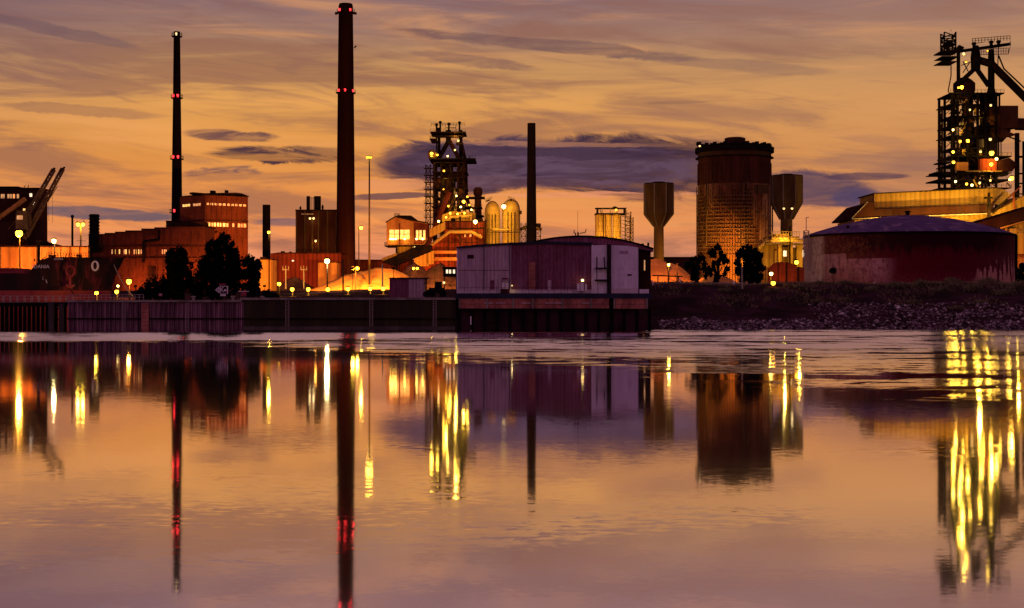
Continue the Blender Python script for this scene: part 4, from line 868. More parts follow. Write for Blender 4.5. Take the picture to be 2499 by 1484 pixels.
# hot stoves
D = 560; r = thing('hot_stoves', (X(1225, D), D, gz(X(1225, D), D)), 'pair of domed stoves lit bright yellow by a large lamp', 'stoves')
for q, rad_, top in ((1201, 19, 499), (1247, 22, 494)):
    obj('stove', MB().plathe(q, D + 6, [(rad_, 700), (rad_, top + 20), (rad_ * .94, top + 10), (rad_ * .75, top), (rad_ * .45, top - 6), (2, top - 8.5)], 32), 'silo', r, True)
    mb = MB()
    for i in range(3): q0 = q - 8 + i * 8; mb.pbox(q0 - 1, q0 + 1, top + 24, 600, D + 6 - rad_ / F * D - .45, .5)
    obj('rib', mb, 'tower_concrete', r)
obj('roof_walkway', MB().pbar((1186, 492), (1196, 488), D + 4, 3).pbar((1242, 488), (1252, 492), D + 4, 3).rail(P(1184, 494, D), P(1200, 487, D), 1.1, .12, 4).rail(P(1240, 486, D), P(1256, 492, D), 1.1, .12, 4).pbox(1266, 1273, 514, 522, D + 3, 3), 'steel', r)
obj('link_pipe', MB().path([P(1201, 560, D - 3.5), P(1224, 562, D - 3.5), P(1247, 560, D - 3.5)], .9, 10), 'silo', r, True)
obj('valve_deck', deck(MB(), 1182, 1270, 566, D - 3.5, 3, 1.2, True, 12), 'tower_concrete', r)
lampglobe(r, P(1229, 504, D - 6), 90000, YEL, 'warmwhite', .85)
lampglobe(r, P(1159.5, 541, D - 12), 60000, YEL, 'warmwhite', .8)
D = 575; r = thing('gas_valve_frame', (X(1283, D), D, gz(X(1283, D), D)), 'latticed pipe frame behind the chimney foot and the stoves', 'pipe frame')
obj('frame', MB().truss((X(1277, D), D, Z(545, D)), (X(1277, D), D, Z(640, D)), 2.0, .25, 6).truss((X(1312, D), D, Z(546, D)), (X(1312, D), D, Z(640, D)), 2.2, .25, 6), 'steel', r)
obj('pipe', MB().path([P(1268, 560, D), P(1290, 552, D), P(1322, 560, D)], 1.2, 8), 'pipe', r, True); obj('vessel', MB().pbox(1306, 1318, 545, 560, D, 3), 'steel', r)
lampglobe(r, P(1287, 553, D - 3), 1600, YEL, 'sodium_dim', .4)
# yellow silo group
D = 500; r = thing('silo_battery', (X(1495, D), D, gz(X(1495, D), D)), 'battery of yellow-lit silos with a dark top deck and stair tower', 'silos')
for q in (1462, 1482, 1505): obj('silo', MB().plathe(q, D + 4, [(10.5, 660), (10.5, 523)], 22), 'silo', r, True)
obj('top_deck', deck(MB(), 1453, 1529, 520, D, 8, 3, False).pbox(1455, 1460, 507, 520, D, 1).pbox(1521, 1527, 507, 520, D, 1).pbox(1453, 1529, 507, 508.5, D, 6).ext([(1492, 507), (1500, 503), (1508, 507)], D, 4), 'black', r)
mb = MB(); rr = random.Random(11)
for i in range(14): q = rr.uniform(1458, 1525); mb.pbar((q, 508), (q + rr.uniform(-6, 6), 520), D + rr.uniform(0, 4), 1.1)
obj('deck_machinery', mb, 'silo', r)
stt = obj('stair_tower', MB().truss((X(1532, D), D, Z(517, D)), (X(1532, D), D, Z(640, D)), 2.0, .22, 11).truss((X(1541, D), D + 1, Z(530, D)), (X(1541, D), D + 1, Z(640, D)), 1.2, .2, 12), 'tower_concrete', r)
mb = MB()
for i in range(8): mb.pbar((1517, 528 + i * 9), (1541, 534 + i * 9), D - 1, 1.3)
obj('stair_flight', mb, 'steel', stt)
obj('downpipe', MB().pbar((1472, 523), (1472, 590), D - .5, 2.2, 6).pbar((1477, 523), (1477, 590), D - .8, 1.6, 6), 'brick_dark', r)
lampglobe(r, P(1503, 512, D - 1.5), 2600, YEL, 'sodium_dim', .4)
light(P(1475, 592, D - 7), 7000, YEL, .4, r); light(P(1508, 594, D - 7), 5000, YEL, .4, r)  # bare lights without lamp bodies, added to light the silos
# ------------------------------------------------------------------ pump house over the water
D = 234.0; r = thing('pump_house', (X(1340, D), D, 0), 'mauve corrugated pump house with a pale end block, standing over the water', 'building')
obj('wall', MB().ext([(1115, 716), (1115, 606), (1180, 600), (1247, 596), (1247, 716)], D, 22), 'mauve', r)
obj('wall', MB().ext([(1247, 716), (1247, 596), (1330, 593), (1445, 597), (1445, 716)], D + .12, 22), 'maroon', r, label='darker maroon wall of the pump house')
for q in (1180, 1243, 1310, 1378): obj('downpipe', MB().pbox(q, q + 1.3, 598, 707, D - .22, .14), 'hull', r)
obj('seam_trim', MB().pbox(1117, 1244, 659, 660, D - .06, .05), 'hull', r)
obj('rust_panel', MB().pbox(1290, 1306, 640, 706, D - .03, .1), 'masonry', r); obj('service_door', MB().pbox(1196, 1206, 684, 707, D - .08, .06), 'maroon', r); obj('service_door', MB().pbox(1336, 1345, 684, 707, D - .05, .12), 'mauve', r)
obj('louvre', MB().pbox(1140, 1156, 622, 631, D - .08, .06), 'hull', r)
obj('white_plinth', MB().pbox(1116, 1445, 707, 715.8, D - .12, .1), 'whiteband', r)
obj('fascia', MB().ext([(1113, 606.5), (1113, 602), (1180, 595.5), (1250, 592), (1330, 588.5), (1445, 592), (1445, 598), (1330, 594), (1247, 597), (1180, 601)], D - .35, 23), 'trimblue', r)
obj('corner_strip', MB().pbox(1114.2, 1117, 606, 716, D - .1, .3).pbox(1443, 1447, 597, 716, D - .25, .3), 'pale', r)
mb = MB()
for i, a in enumerate([(1295, 592), (1350, 584), (1408, 577.5), (1460, 579), (1517, 587), (1560, 596), (1594, 607)]): pass
obj('arched_roof', MB().ext([(1290, 594), (1320, 587), (1350, 582), (1380, 579), (1408, 577.5), (1440, 578), (1480, 581), (1517, 586.5), (1560, 597), (1594, 608), (1594, 614), (1540, 604), (1480, 598), (1445, 597), (1330, 596)], D + 1.5, 24), 'maroon', r)
obj('roof_edge', MB().path([P(a, b, D + 1.3) for a, b in [(1290, 593), (1320, 586), (1350, 581), (1380, 578), (1408, 576.5), (1440, 577), (1480, 580), (1517, 585.5), (1560, 596), (1594, 607)]], .28, 6), 'black', r)
pb_ = obj('end_block', MB().ext([(1447, 716), (1447, 599), (1480, 598), (1530, 600), (1557, 604), (1557, 716)], D - .2, 20), 'pale', r)
obj('hatch', MB().pbox(1531, 1541, 669, 673, D - .28, .06), 'hull', pb_); obj('stain_panel', MB().pbox(1510, 1532, 612, 620, D - .23, .02), 'mauve', pb_)
obj('base_tiles', MB().pbox(1488, 1557, 704, 715.8, D - .26, .05), 'whiteband', pb_)
obj('riser_duct', MB().pbox(1481, 1491, 596, 716, D - .75, .5), 'hull', r)
obj('platform', MB().pbox(1452, 1488, 653, 656, D - 1.2, 1).pbox(1452, 1490, 682, 686, D - 1.2, 1).pbox(1455, 1457, 656, 682, D - 1.1, .12).pbox(1485, 1487, 656, 682, D - 1.1, .12).pbox(1458, 1459, 686, 716, D - 1.1, .12), 'hull', r)
obj('vent_post', MB().pbar((1456, 653), (1456, 627), D - .8, 3, 8).pbar((1475, 653), (1474, 627), D - .8, 3, 8), 'hull', r, True)
obj('curved_end', MB().lathe(X(1562, D), D + 4.2, [(2.15, Z(716, D)), (2.15, Z(604, D))], 24), 'brick_dark', r, True)
obj('end_tiles', MB().pbox(1560, 1583, 706, 716, D - .1, .6), 'pale', r)
obj('glowing_niche', MB().pbox(1571, 1574, 635, 660, D + 1.9, .1), 'win_soft', r)  # niche given a faint glow of its own, without a lamp
obj('deck', MB().box(X(1113, D), X(1585, D), 231.0, 258, Z(728, 231), Z(716, 231)), 'trimblue', r)
obj('brick_apron', MB().box(X(1119, 231), X(1486, 231), 231.2, 231.75, Z(753, 231), Z(728, 231) - .003), 'masonry', r)
obj('brick_apron', MB().box(X(1497, 231), X(1581, 231), 231.2, 231.75, Z(754, 231), Z(728, 231) - .003), 'masonry', r)
mb = MB()
for q in (1119, 1186, 1250, 1298, 1370, 1440, 1497, 1576): mb.pbox(q, q + 4, 729, 753, 230.9, .28)
obj('pilaster', mb, 'concrete', r)
mb = MB()
for q in (1180, 1210, 1330, 1350, 1420, 1272): mb.pbox(q, q + 22, 739, 740.6, 231.08, .1)
obj('ledge', mb, 'whiteband', r)
mb = MB()
for q in range(1120, 1586, 31): mb.lathe(X(q, 231.5), 231.9, [(.28, -2), (.28, Z(753, 231))], 8)
obj('pile', mb, 'black', r, True)
obj('gauge_board', MB().pbox(1147, 1150, 772, 792, 230.6, .1), 'white', r)
obj('transformer_tank', MB().plathe(1228, D - 1.2, [(3.2, 708), (3.2, 690)], 12).plathe(1236, D - 1.2, [(3.2, 708), (3.2, 690)], 12), 'white', r, True)
obj('transformer_hood', MB().pbox(1221, 1243, 705, 716, D - 1.9, 1.2).pbox(1225, 1239, 678, 682, D - 1.6, .8).pbar((1226, 690), (1226, 681), D - 1.2, 1.2).pbar((1239, 690), (1239, 681), D - 1.2, 1.2), 'hull', r)
lampglobe(r, P(1249, 697, D - .6), 60, WHT, 'cream_lamp', .12, 'wall_lamp')
obj('pump_cabinet', MB().pbox(1408, 1414, 692, 710, D - 1.4, .8).pbox(1416, 1424, 690, 710, D - 1.4, .8).pbox(1427, 1432, 694, 710, D - 1.3, .6), 'white', r)
lampglobe(r, P(1421, 684, D - 1.0), 420, YEL, 'warmwhite', .22, 'wall_lamp')
obj('antenna', MB().pbar((1409, 578), (1409.5, 515), D + 3, .7).pbar((1404, 576), (1404, 568), D + 3, 2.5).pbar((1410, 577), (1410, 567), D + 3, 4), 'steel', r)
obj('horn_lamp', MB().path([P(1404, 570, D + 3), P(1400, 568, D + 3), P(1401, 561, D + 3)], .14).path([P(1414, 570, D + 3), P(1428, 567, D + 3), P(1430, 559, D + 3)], .14), 'steel', r)
obj('roof_unit', MB().pbox(1580, 1584, 592, 601, D + 3, 1).pbox(1566, 1571, 594, 599, D + 3, 1), 'steel', r)
obj('edge_railing', MB().rail((X(1117, 231), 231.2, Z(716, 231)), (X(1400, 231), 231.2, Z(716, 231)), 1.0, .045, 18), 'steel', r)

# ------------------------------------------------------------------ water towers and gasholder
def water_tower(px, D, w, ycap, ytop, yb1, yb2, sw, label):
    r = thing('water_tower', (X(px, D), D, gz(X(px, D), D)), label, 'water tower', 'octagonal concrete water towers')
    a0 = math.pi / 8
    obj('tank', MB().plathe(px, D, [(sw * 1.05, yb2), (w * 1.03, yb1), (w * 1.03, ytop)], 8, a0), 'tower_concrete', r)
    obj('tank_roof', MB().plathe(px, D, [(w * 1.06, ytop + .2), (w * 1.06, ytop - 1.6)], 8, a0).plathe(px, D, [(w * .42, ytop - 1.6), (w * .42, ycap)], 12), 'black', r)
    obj('shaft', MB().plathe(px, D, [(sw * 1.12, 720), (sw, yb2 + .3)], 16), 'tower_concrete', r, True)
    mb = MB()
    for k in range(8):
        a = a0 + k * math.pi / 4; e = Vector((math.cos(a), math.sin(a), 0)); c = Vector((X(px, D), D, 0))
        p1 = c + e * (w * 1.05 / F * D); p0 = c + e * (sw * 1.1 / F * D)
        mb.bar((p1.x, p1.y, Z(ytop, D)), (p1.x, p1.y, Z(yb1, D)), .35); mb.bar((p1.x, p1.y, Z(yb1, D)), (p0.x, p0.y, Z(yb2 + 1, D)), .35)
    obj('rib', mb, 'concrete_dark', r); return r
water_tower(1607, 480, 35.5, 444, 449, 523, 552, 12, 'octagonal water tower standing clear, left of the gasholder')
wtb = water_tower(1918.5, 430, 37, 425, 430, 496, 535, 14.5, 'octagonal water tower tucked against the right side of the gasholder')
for q in (1912, 1932): lampglobe(wtb, P(q, 509, 419), 260, WHT, 'cream_lamp', .35)
D = 480; RG = 12.7; cxg = X(1791.5, D + RG); cyg = D + RG
r = thing('gasholder', (cxg, cyg, gz(cxg, cyg)), 'huge brown cylindrical gasholder wrapped in scaffolding low down', 'gasholder')
gm = [(RG, gz(cxg, cyg)), (RG, Z(447, D)), (RG * .992, Z(446, D)), (RG * .992, Z(392, D)), (RG * 1.0, Z(390, D)), (RG, Z(378, D)), (RG * 1.01, Z(377, D)), (RG * 1.01, Z(363, D))]
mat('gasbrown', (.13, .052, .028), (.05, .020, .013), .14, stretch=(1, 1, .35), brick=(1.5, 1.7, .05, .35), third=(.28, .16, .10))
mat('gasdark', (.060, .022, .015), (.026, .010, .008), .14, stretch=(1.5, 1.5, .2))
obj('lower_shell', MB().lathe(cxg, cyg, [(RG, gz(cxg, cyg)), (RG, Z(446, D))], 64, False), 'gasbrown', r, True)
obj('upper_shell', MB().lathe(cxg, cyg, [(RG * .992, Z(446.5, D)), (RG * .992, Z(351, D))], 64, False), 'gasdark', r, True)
obj('pale_band', MB().lathe(cxg, cyg, [(RG * 1.003, Z(376, D)), (RG * 1.003, Z(366, D))], 64, False), 'tower_concrete', r, True)
obj('upper_gallery', MB().lathe(cxg, cyg, [(RG, Z(379, D)), (RG + .9, Z(379, D)), (RG + .9, Z(377.5, D)), (RG, Z(377.5, D))], 64, False).lathe(cxg, cyg, [(RG, Z(365, D)), (RG + 1.0, Z(365, D)), (RG + 1.0, Z(353, D)), (RG, Z(351, D))], 64, False), 'black', r, True)
obj('roof', MB().lathe(cxg, cyg, [(RG, Z(352, D)), (RG * .75, Z(345, D)), (RG * .35, Z(340, D)), (.5, Z(338, D))], 64, False), 'gasdark', r, True)
obj('roof_cap', MB().lathe(cxg - .2, cyg - RG * .2, [(RG * .285, Z(345, D)), (RG * .285, Z(330, D)), (RG * .22, Z(328, D)), (.4, Z(327, D))], 28), 'gasdark', r, True)
mb = MB()
for k in range(60):                                     # knobbly corbels round the rim
    a = 2 * math.pi * k / 60; x, y = cxg + RG * .96 * math.cos(a), cyg + RG * .96 * math.sin(a); h = .2 + .35 * (k % 3)
    mb.box(x - .6, x + .6, y - .5, y + .5, Z(352, D), Z(350, D) + h)
obj('rim_blocks', mb, 'black', r)
mb = MB(); mb2 = MB()
rr = random.Random(5)
for j, y in enumerate(range(450, 622, 9)):              # scaffolding galleries round the lower shell
    for k in range(46):
        a = math.pi * (1.0 + k / 46); b = math.pi * (1.0 + (k + 1) / 46); rr_ = RG + .55
        if rr.random() < (.88 if y > 470 else .4) and not (.60 < k / 46 < .9 and y < 590 and rr.random() < .8):
            p, q = Vector((cxg + rr_ * math.cos(a), cyg + rr_ * math.sin(a), Z(y, D))), Vector((cxg + rr_ * math.cos(b), cyg + rr_ * math.sin(b), Z(y, D)))
            mb.bar(p, q, .26)
            if rr.random() < .5: mb.bar(p, p + Vector((0, 0, 1.2)), .12)
            if rr.random() < .22: mb2.bar(p + Vector((0, 0, .1)), q + Vector((0, 0, 1.2)), .12)
mb.v, mb.f = mb.v, mb.f; mb.add(mb2.v, mb2.f); obj('scaffold', mb, 'scaffold', r)
mb = MB()
for k in range(47):
    a = math.pi * (1 + k / 46); rr_ = RG + .55
    if k % 2 == 0 or k < 30: mb.bar((cxg + rr_ * math.cos(a), cyg + rr_ * math.sin(a), gz(cxg, cyg)), (cxg + rr_ * math.cos(a), cyg + rr_ * math.sin(a), Z(450 + (k % 5) * 9, D)), .16)
obj('scaffold_post', mb, 'steel', r)
mb = MB()
for k in range(0, 48): a = 2 * math.pi * k / 48; mb.box(cxg + RG * math.cos(a) - .15, cxg + RG * math.cos(a) + .15, cyg + RG * math.sin(a) - .15, cyg + RG * math.sin(a) + .15, Z(446, D), Z(392, D))
obj('stiffener', mb, 'gasdark', r)
def onshell(px, off=.6): 
    x = X(px, D); dx = (px - 1791.5) / 88.5; return X(px, D), cyg - RG * math.sqrt(max(0, 1 - dx * dx)) - off
mb = MB()
for q in (1727, 1807, 1818, 1822): x, y = onshell(q); mb.box(x - .25, x + .25, y, y + .3, Z(600, D), Z(446, D))
x, y = onshell(1841); mb.box(X(1829, D), X(1876, D), y - .6, y - .3, Z(472, D), Z(450, D))
obj('riser_pipe', mb, 'tower_concrete', r)
obj('winch_house', MB().pbox(1701, 1711, 346, 354, D + RG - 2, 3).pbar((1703, 354), (1703, 364), D + RG - 1, 1.5).pbar((1709, 354), (1709, 364), D + RG - 1, 1.5).pbar((1872, 358), (1872, 352), D + RG, 1), 'black', r)
lampglobe(r, P(1707, 357, D + RG - 3), 500, WHT, 'cream_lamp', .4)
for k, (q, pw) in enumerate([(1735, 70000), (1775, 70000), (1845, 50000)]):  # spots without fixtures, added to brighten the lower shell
    sp = bpy.data.lights.new('spot_light', 'SPOT'); sp.energy = pw; sp.color = SOD; sp.shadow_soft_size = .4; sp.spot_size = math.radians(100); sp.spot_blend = .6
    so = bpy.data.objects.new('spot_light', sp); COL.objects.link(so); so.parent = r; so.location = P(q, 672, D - 22) - wloc(r); so.rotation_euler = (math.radians(92), 0, 0)

# ------------------------------------------------------------------ yellow pipe bridge and rusty sheet fence
D = 385; r = thing('pipe_bridge', (X(1915, D), D, gz(X(1915, D), D)), 'yellow-lit pipe bridge and columns under the right water tower', 'pipe bridge')
obj('column', MB().pbox(1899, 1907, 598, 700, D, 2).pbox(1926, 1934, 598, 700, D, 2).pbox(1944, 1958, 598, 700, D + 1, 2).pbox(1890, 1896, 612, 700, D + 2, 2), 'yclad', r)
obj('bridge_deck', MB().pbox(1868, 1968, 593, 597, D - 1, 5).pbox(1882, 1950, 577, 580, D - 1, 5).rail(P(1884, 577, D - 1), P(1950, 577, D - 1), 1.3, .12, 10).rail(P(1868, 593, D - 1), P(1968, 593, D - 1), 1.1, .12, 12), 'pipe', r)
obj('pipe', MB().path([P(1882, 583, D - 1.3), P(1950, 583, D - 1.3)], .8, 10).path([P(1880, 588, D - 1.6), P(1960, 588, D - 1.6)], .8, 10).path([P(1850, 605, D), P(1872, 588, D), P(1900, 588, D)], .9, 10), 'silo', r, True)
obj('lit_box', MB().pbox(1890, 1924, 571, 576, D, 3), 'yclad', r)
obj('hopper_wall', MB().ext([(1848, 605), (1870, 590), (1900, 600), (1900, 660), (1862, 650)], D + 4, 3).pbox(1907, 1970, 604, 700, D + 5, 2), 'yclad', r)
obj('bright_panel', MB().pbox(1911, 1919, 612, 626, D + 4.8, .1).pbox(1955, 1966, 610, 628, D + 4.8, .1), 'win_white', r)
obj('truss', MB().truss((X(1852, D), D + 2, Z(596, D)), (X(1884, D), D + 2, Z(578, D)), 1.6, .16, 6), 'pipe', r)
light(P(1902, 640, D - 10), 4200, YEL, .4, r); light(P(1950, 625, D - 8), 2600, YEL, .4, r); light(P(1915, 574, D - 4), 1800, YEL, .3, r)
D = 320; r = thing('rusty_fence', (X(1920, D), D, gz(X(1920, D), D)), 'rust-orange curved sheet screen between the wide tree and the round tank', 'fence')
pts = [(1874, 693), (1875, 656), (1882, 647), (1895, 640), (1908, 639), (1920, 640)]
obj('sheet', MB().ext(pts + [(1928, 642), (1945, 651), (1962, 653), (1962, 700), (1918, 700), (1918, 693)], D, .3), 'rustsheet' if 'rustsheet' in MATS else 'brick', r)
obj('post', MB().pbox(1917, 1921, 642, 698, D - .3, .28).pbox(1945, 1949, 652, 700, D - .3, .28).pbox(1898, 1899.5, 641, 693, D - .2, .18), 'steel', r)
light(P(1900, 688, D - 8), 1500, ORG, .3, r); light(P(1930, 690, D - 5), 700, ORG, .3, r)

# ------------------------------------------------------------------ big round oil tank
RT = 24.8; tcx, tcy = X(2214, 345), 345.0
z0 = 7.2; zt = Z(564, 321)
r = thing('storage_tank', (tcx, tcy, z0), 'wide round storage tank with a domed violet roof and peeling maroon wall', 'tank')
obj('shell', MB().lathe(tcx, tcy, [(RT, z0 - .5), (RT, zt)], 96, False), 'tankshell', r, True)
obj('roof', MB().lathe(tcx, tcy, [(RT + .15, zt - .02), (RT * .9, zt + .95), (RT * .7, zt + 2.4), (RT * .45, zt + 3.8), (RT * .2, zt + 4.7), (.3, zt + 4.95)], 72, False), 'tankroof', r, True)
obj('eave_ring', MB().lathe(tcx, tcy, [(RT + .02, zt - .5), (RT + .4, zt - .5), (RT + .4, zt - .05), (RT + .02, zt - .05)], 96, False), 'black', r, True)
obj('roof_vent', MB().lathe(tcx, tcy, [(.5, zt + 4.8), (.5, zt + 5.7), (.8, zt + 5.75), (.8, zt + 5.95), (.1, zt + 6.1)], 12), 'black', r, True)
mb = MB()
for k in range(26, 44):
    a, b = 2 * math.pi * k / 72 - .95, 2 * math.pi * (k + 1) / 72 - .95
    p, q = Vector((tcx + RT * math.cos(a), tcy + RT * math.sin(a), zt)), Vector((tcx + RT * math.cos(b), tcy + RT * math.sin(b), zt)); u_ = Vector((0, 0, 1.2))
    mb.bar(p, p + u_, .08).bar(p + u_, q + u_, .08).bar(p + u_ / 2, q + u_ / 2, .06)
    mb.bar((p + q) / 2, (p + q) / 2 + u_, .06)
obj('roof_railing', mb, 'rail', r)
st = MB(); x = tcx - RT - .9
st.truss((x, tcy - 4, z0 + 5), (x, tcy - 4, zt + 1), 1.1, .12, 8).bar((x, tcy - 4, zt + 1), (x, tcy - 4, zt + 4.2), .16).bar((x, tcy - 4, zt + 4.2), (x + .7, tcy - 4, zt + 4.3), .14)
obj('ladder_cage', st, 'rail', r); obj('pipe_stub', MB().lathe(tcx - 17.5, tcy - 12, [(.35, zt), (.35, zt + 1.6), (.5, zt + 1.7), (.1, zt + 1.9)], 8), 'steel', r, True)
obj('manhole', MB().bar((tcx - RT * .86, tcy - RT * .56, z0 + 4.4), (tcx - RT * .86, tcy - RT * .50, z0 + 4.4), 1.4, None, 14), 'black', r)
obj('spur_pipe', MB().bar((tcx + RT * .96, tcy - RT * .32, z0), (tcx + RT * .96, tcy - RT * .32, zt - .2), .5), 'black', r)
o = obj('valve_post', MB().lathe(X(2133, 316), 316, [(.1, gz(X(2133, 316), 316) - .3), (.1, Z(692, 316)), (.22, Z(691, 316)), (.22, Z(688, 316))], 8), 'white', None, True, (X(2133, 316), 316, gz(X(2133, 316), 316))); tag(o, 'tiny white post at the foot of the round tank', 'post')

# ------------------------------------------------------------------ yellow rolling mill building behind the tank
D = 430; r = thing('casting_hall', (X(2290, D), D, gz(X(2290, D), D)), 'large yellow-lit hall with a long ribbed lantern roof behind the round tank', 'hall')
obj('lantern', MB().ext([(2133, 511), (2133, 473.5), (2430, 459), (2425, 498)], D, 18), 'yclad', r)
obj('lantern_roof', MB().ext([(2131, 473.5), (2131, 471), (2431, 456.6), (2431, 459)], D - .6, 20), 'steel', r)
obj('lantern_end', MB().ext([(2430, 459), (2448, 462), (2470, 478), (2440, 498), (2425, 498)], D + .5, 17), 'silo', r)
obj('main_roof', MB().ext([(2080, 531), (2118, 494), (2133, 493), (2133, 511.5), (2425, 498.5), (2421, 520), (2080, 534)], D - 3, 28), 'brick_dark', r)
obj('gutter', MB().pbar((2078, 534.5), (2421, 521), D - 3.6, 2.6).pbar((2078, 533), (2117, 493), D - 3.4, 1.8), 'concrete', r)
obj('wall', MB().ext([(2084, 537), (2421, 523), (2421, 700), (2084, 700)], D, 22), 'yclad', r)
wn = obj('wall_pipe', MB().path([P(2200, 547, D - 1.2), P(2404, 536, D - 1.2), P(2414, 522, D - 1.2)], .5, 8).pbar((2380, 538), (2385, 560), D - 1.2, 1.6), 'pipe', r)
obj('gable_wall', MB().ext([(2421, 700), (2421, 523), (2433, 514), (2497, 478), (2600, 474), (2600, 700)], D - 4, 12), 'yclad', r)
obj('gable_roof', MB().pbar((2421, 518), (2470, 474), D - 4.5, 3.6).pbar((2470, 474), (2600, 470), D - 4.5, 3.0), 'steel', r)
obj('drain_tower', MB().pbox(2411, 2417, 485, 590, D - 6, 1).pbox(2406, 2422, 480, 484, D - 6.5, 2).pbar((2414, 510), (2440, 535), D - 6, .8).pbox(2412, 2416, 470, 480, D - 6, 1), 'steel', r)
obj('frame_post', MB().pbar((2472, 470), (2476, 540), D - 7, 4).pbar((2458, 485), (2490, 455), D - 7, 3), 'brick', r)
for q, b, pw in ((2160, 549, 6000), (2260, 545, 7500), (2350, 540, 7500), (2400, 545, 6000)): light(P(q, b, D - 9), pw, YEL, .4, r)  # bare lights, no fixtures, added to brighten the yellow hall
light(P(2280, 520, D - 12), 5200, YEL, .4, r); light(P(2390, 505, D - 12), 5200, YEL, .4, r); light(P(2470, 520, D - 14), 9500, YEL, .4, r)
D = 372; r = thing('conveyor_roof', (X(2450, D), D, gz(X(2450, D), D)), 'brown sloping shed roof rising out of the frame right of the tank', 'shed')
obj('roof', MB().ext([(2382, 545), (2500, 509), (2600, 480), (2600, 506), (2500, 538), (2462, 553), (2440, 556)], D, 14), 'brick_dark', r)
obj('eave', MB().pbar((2440, 557), (2500, 540), D - .4, 3.2).pbar((2500, 540), (2600, 508), D - .4, 3.2), 'concrete_orange', r)
obj('wall', MB().ext([(2452, 620), (2452, 557), (2600, 512), (2600, 620)], D + 2, 10), 'yclad', r)
obj('buttress', MB().pbox(2463, 2478, 558, 590, D, 1.8).pbar((2480, 560), (2500, 575), D, 2).pbar((2480, 575), (2500, 560), D, 2), 'silo', r)
light(P(2485, 575, D - 8), 2500, YEL, .4, r)

# ------------------------------------------------------------------ big blast furnace, right edge
D = 470; r = thing('blast_furnace', (X(2380, D), D, gz(X(2380, D), D)), 'tallest blast furnace tower at the right edge with a slanting gas main', 'blast furnace')
K = lambda zx, zy: (2212 + zx * .2982, 52 + zy * .2982)
rr = random.Random(9)
obj('head_cage', MB().truss((X(2320, D), D + 3, Z(77, D)), (X(2320, D), D + 3, Z(128, D)), 28 / F * D, .42, 5).box(X(2314, D), X(2326, D), D + 1, D + 5, Z(112, D), Z(98, D)).pbar((2320, 72), (2320, 77), D, .8).pbar((2300, 88), (2320, 88), D, 1.5), 'black', r)
obj('head_gallery', deck(deck(deck(MB(), 2297, 2340, 123, D, 9, 2.4, True, 8), 2298, 2340, 137, D, 9, 1.4, True, 8), 2297, 2336, 149, D, 9, 1.6, False), 'steel', r)
obj('top_girder', MB().pbar((2338, 126), (2463, 108), D + 4, 7).pbar((2336, 116), (2348, 122), D + 4, 12), 'black', r)
for a, b in ((2376, 108), (2418, 104), (2436, 103)):
    obj('bleeder_valve', MB().pbar((a, b + 8), (a, b), D + 4, 8, 10).ball(P(a, b - 1, D + 4), .85, 10, 6, .7), 'black', r, True)
obj('girder_rail', MB().rail(P(2372, 106, D + 1), P(2464, 99, D + 1), 1.6, .16, 12).pbar((2373, 107), (2400, 103), D + 1, 1.2).pbar((2464, 100), (2466, 112), D, 1.2), 'steel', r)
obj('hanging_gallery', MB().rail(P(2388, 134, D + 2), P(2460, 132, D + 2), 2.0, .14, 12).pbar((2388, 134), (2460, 132), D + 2, 1.3).pbar((2460, 132), (2464, 114), D + 2, 1.2).pbar((2388, 134), (2388, 118), D + 2, 1), 'steel', r)
obj('uptake_pipe', MB().pbar((2338, 127), (2338, 230), D + 4, 9, 14), 'black', r, True)
obj('uptake_pipe', MB().pbar((2344, 200), (2380, 166), D + 4, 11, 14), 'black', r, True); obj('uptake_pipe', MB().pbar((2380, 165), (2412, 210), D + 4, 12, 14), 'black', r, True)
obj('pipe_apex', MB().plathe(2380, D + 4, [(11, 172), (12, 140), (10, 124), (7, 112)], 18), 'black', r, True)
obj('uptake_pipe', MB().plathe(2418, D + 5, [(13, 235), (8, 215), (8, 150), (7, 121)], 16), 'black', r, True)
obj('gas_main', MB().path([P(2384, 146, D + 5), P(2418, 156, D + 5), P(2500, 238, D + 5), P(2600, 338, D + 5)], 19 / F * D, 16), 'steel', r, True)
obj('service_pipe', MB().path([P(2436, 112, D + 3), P(2434, 160, D + 3)], .35, 6), 'steel', r, True); obj('service_pipe', MB().path([P(2436, 136, D + 3), P(2449, 168, D + 3), P(2500, 216, D + 3), P(2600, 310, D + 3)], .55, 6), 'steel', r, True); obj('service_pipe', MB().path([P(2320, 150, D), P(2320, 185, D), P(2313, 222, D), P(2321, 240, D)], .4, 6), 'steel', r, True)
obj('knee_brace', MB().pbar((2349, 150), (2362, 175), D + 2, 2).pbar((2366, 152), (2349, 178), D + 2, 2).pbar((2345, 160), (2372, 150), D + 2, 2), 'steel', r)
obj('bell_vessel', MB().plathe(2352, D + 8, [(20, 240), (26, 222), (26, 204), (18, 196), (9, 190)], 22), 'brick_dark', r, True)
fl = [226, 252, 279, 305, 329, 358, 380, 400, 418, 437, 456]
mb = MB()
for q in (2322, 2336, 2360, 2385, 2404, 2430):
    for dy in (0, 14): mb.bar(P(q, 226, D) + Vector((0, dy, 0)), P(q, 520, D) + Vector((0, dy, 0)), .75)
obj('frame_column', mb, 'black', r)
for q, y0, y1, w_, dd in ((2328, 226, 460, 5, 4), (2394, 226, 400, 8, 6), (2348, 252, 400, 5, 9), (2372, 300, 456, 9, 3), (2412, 300, 456, 8, 1), (2438, 232, 262, 5, 4)):
    obj('riser_pipe', MB().pbar((q, y0), (q, y1), D + dd, w_, 12), 'black', r, True)
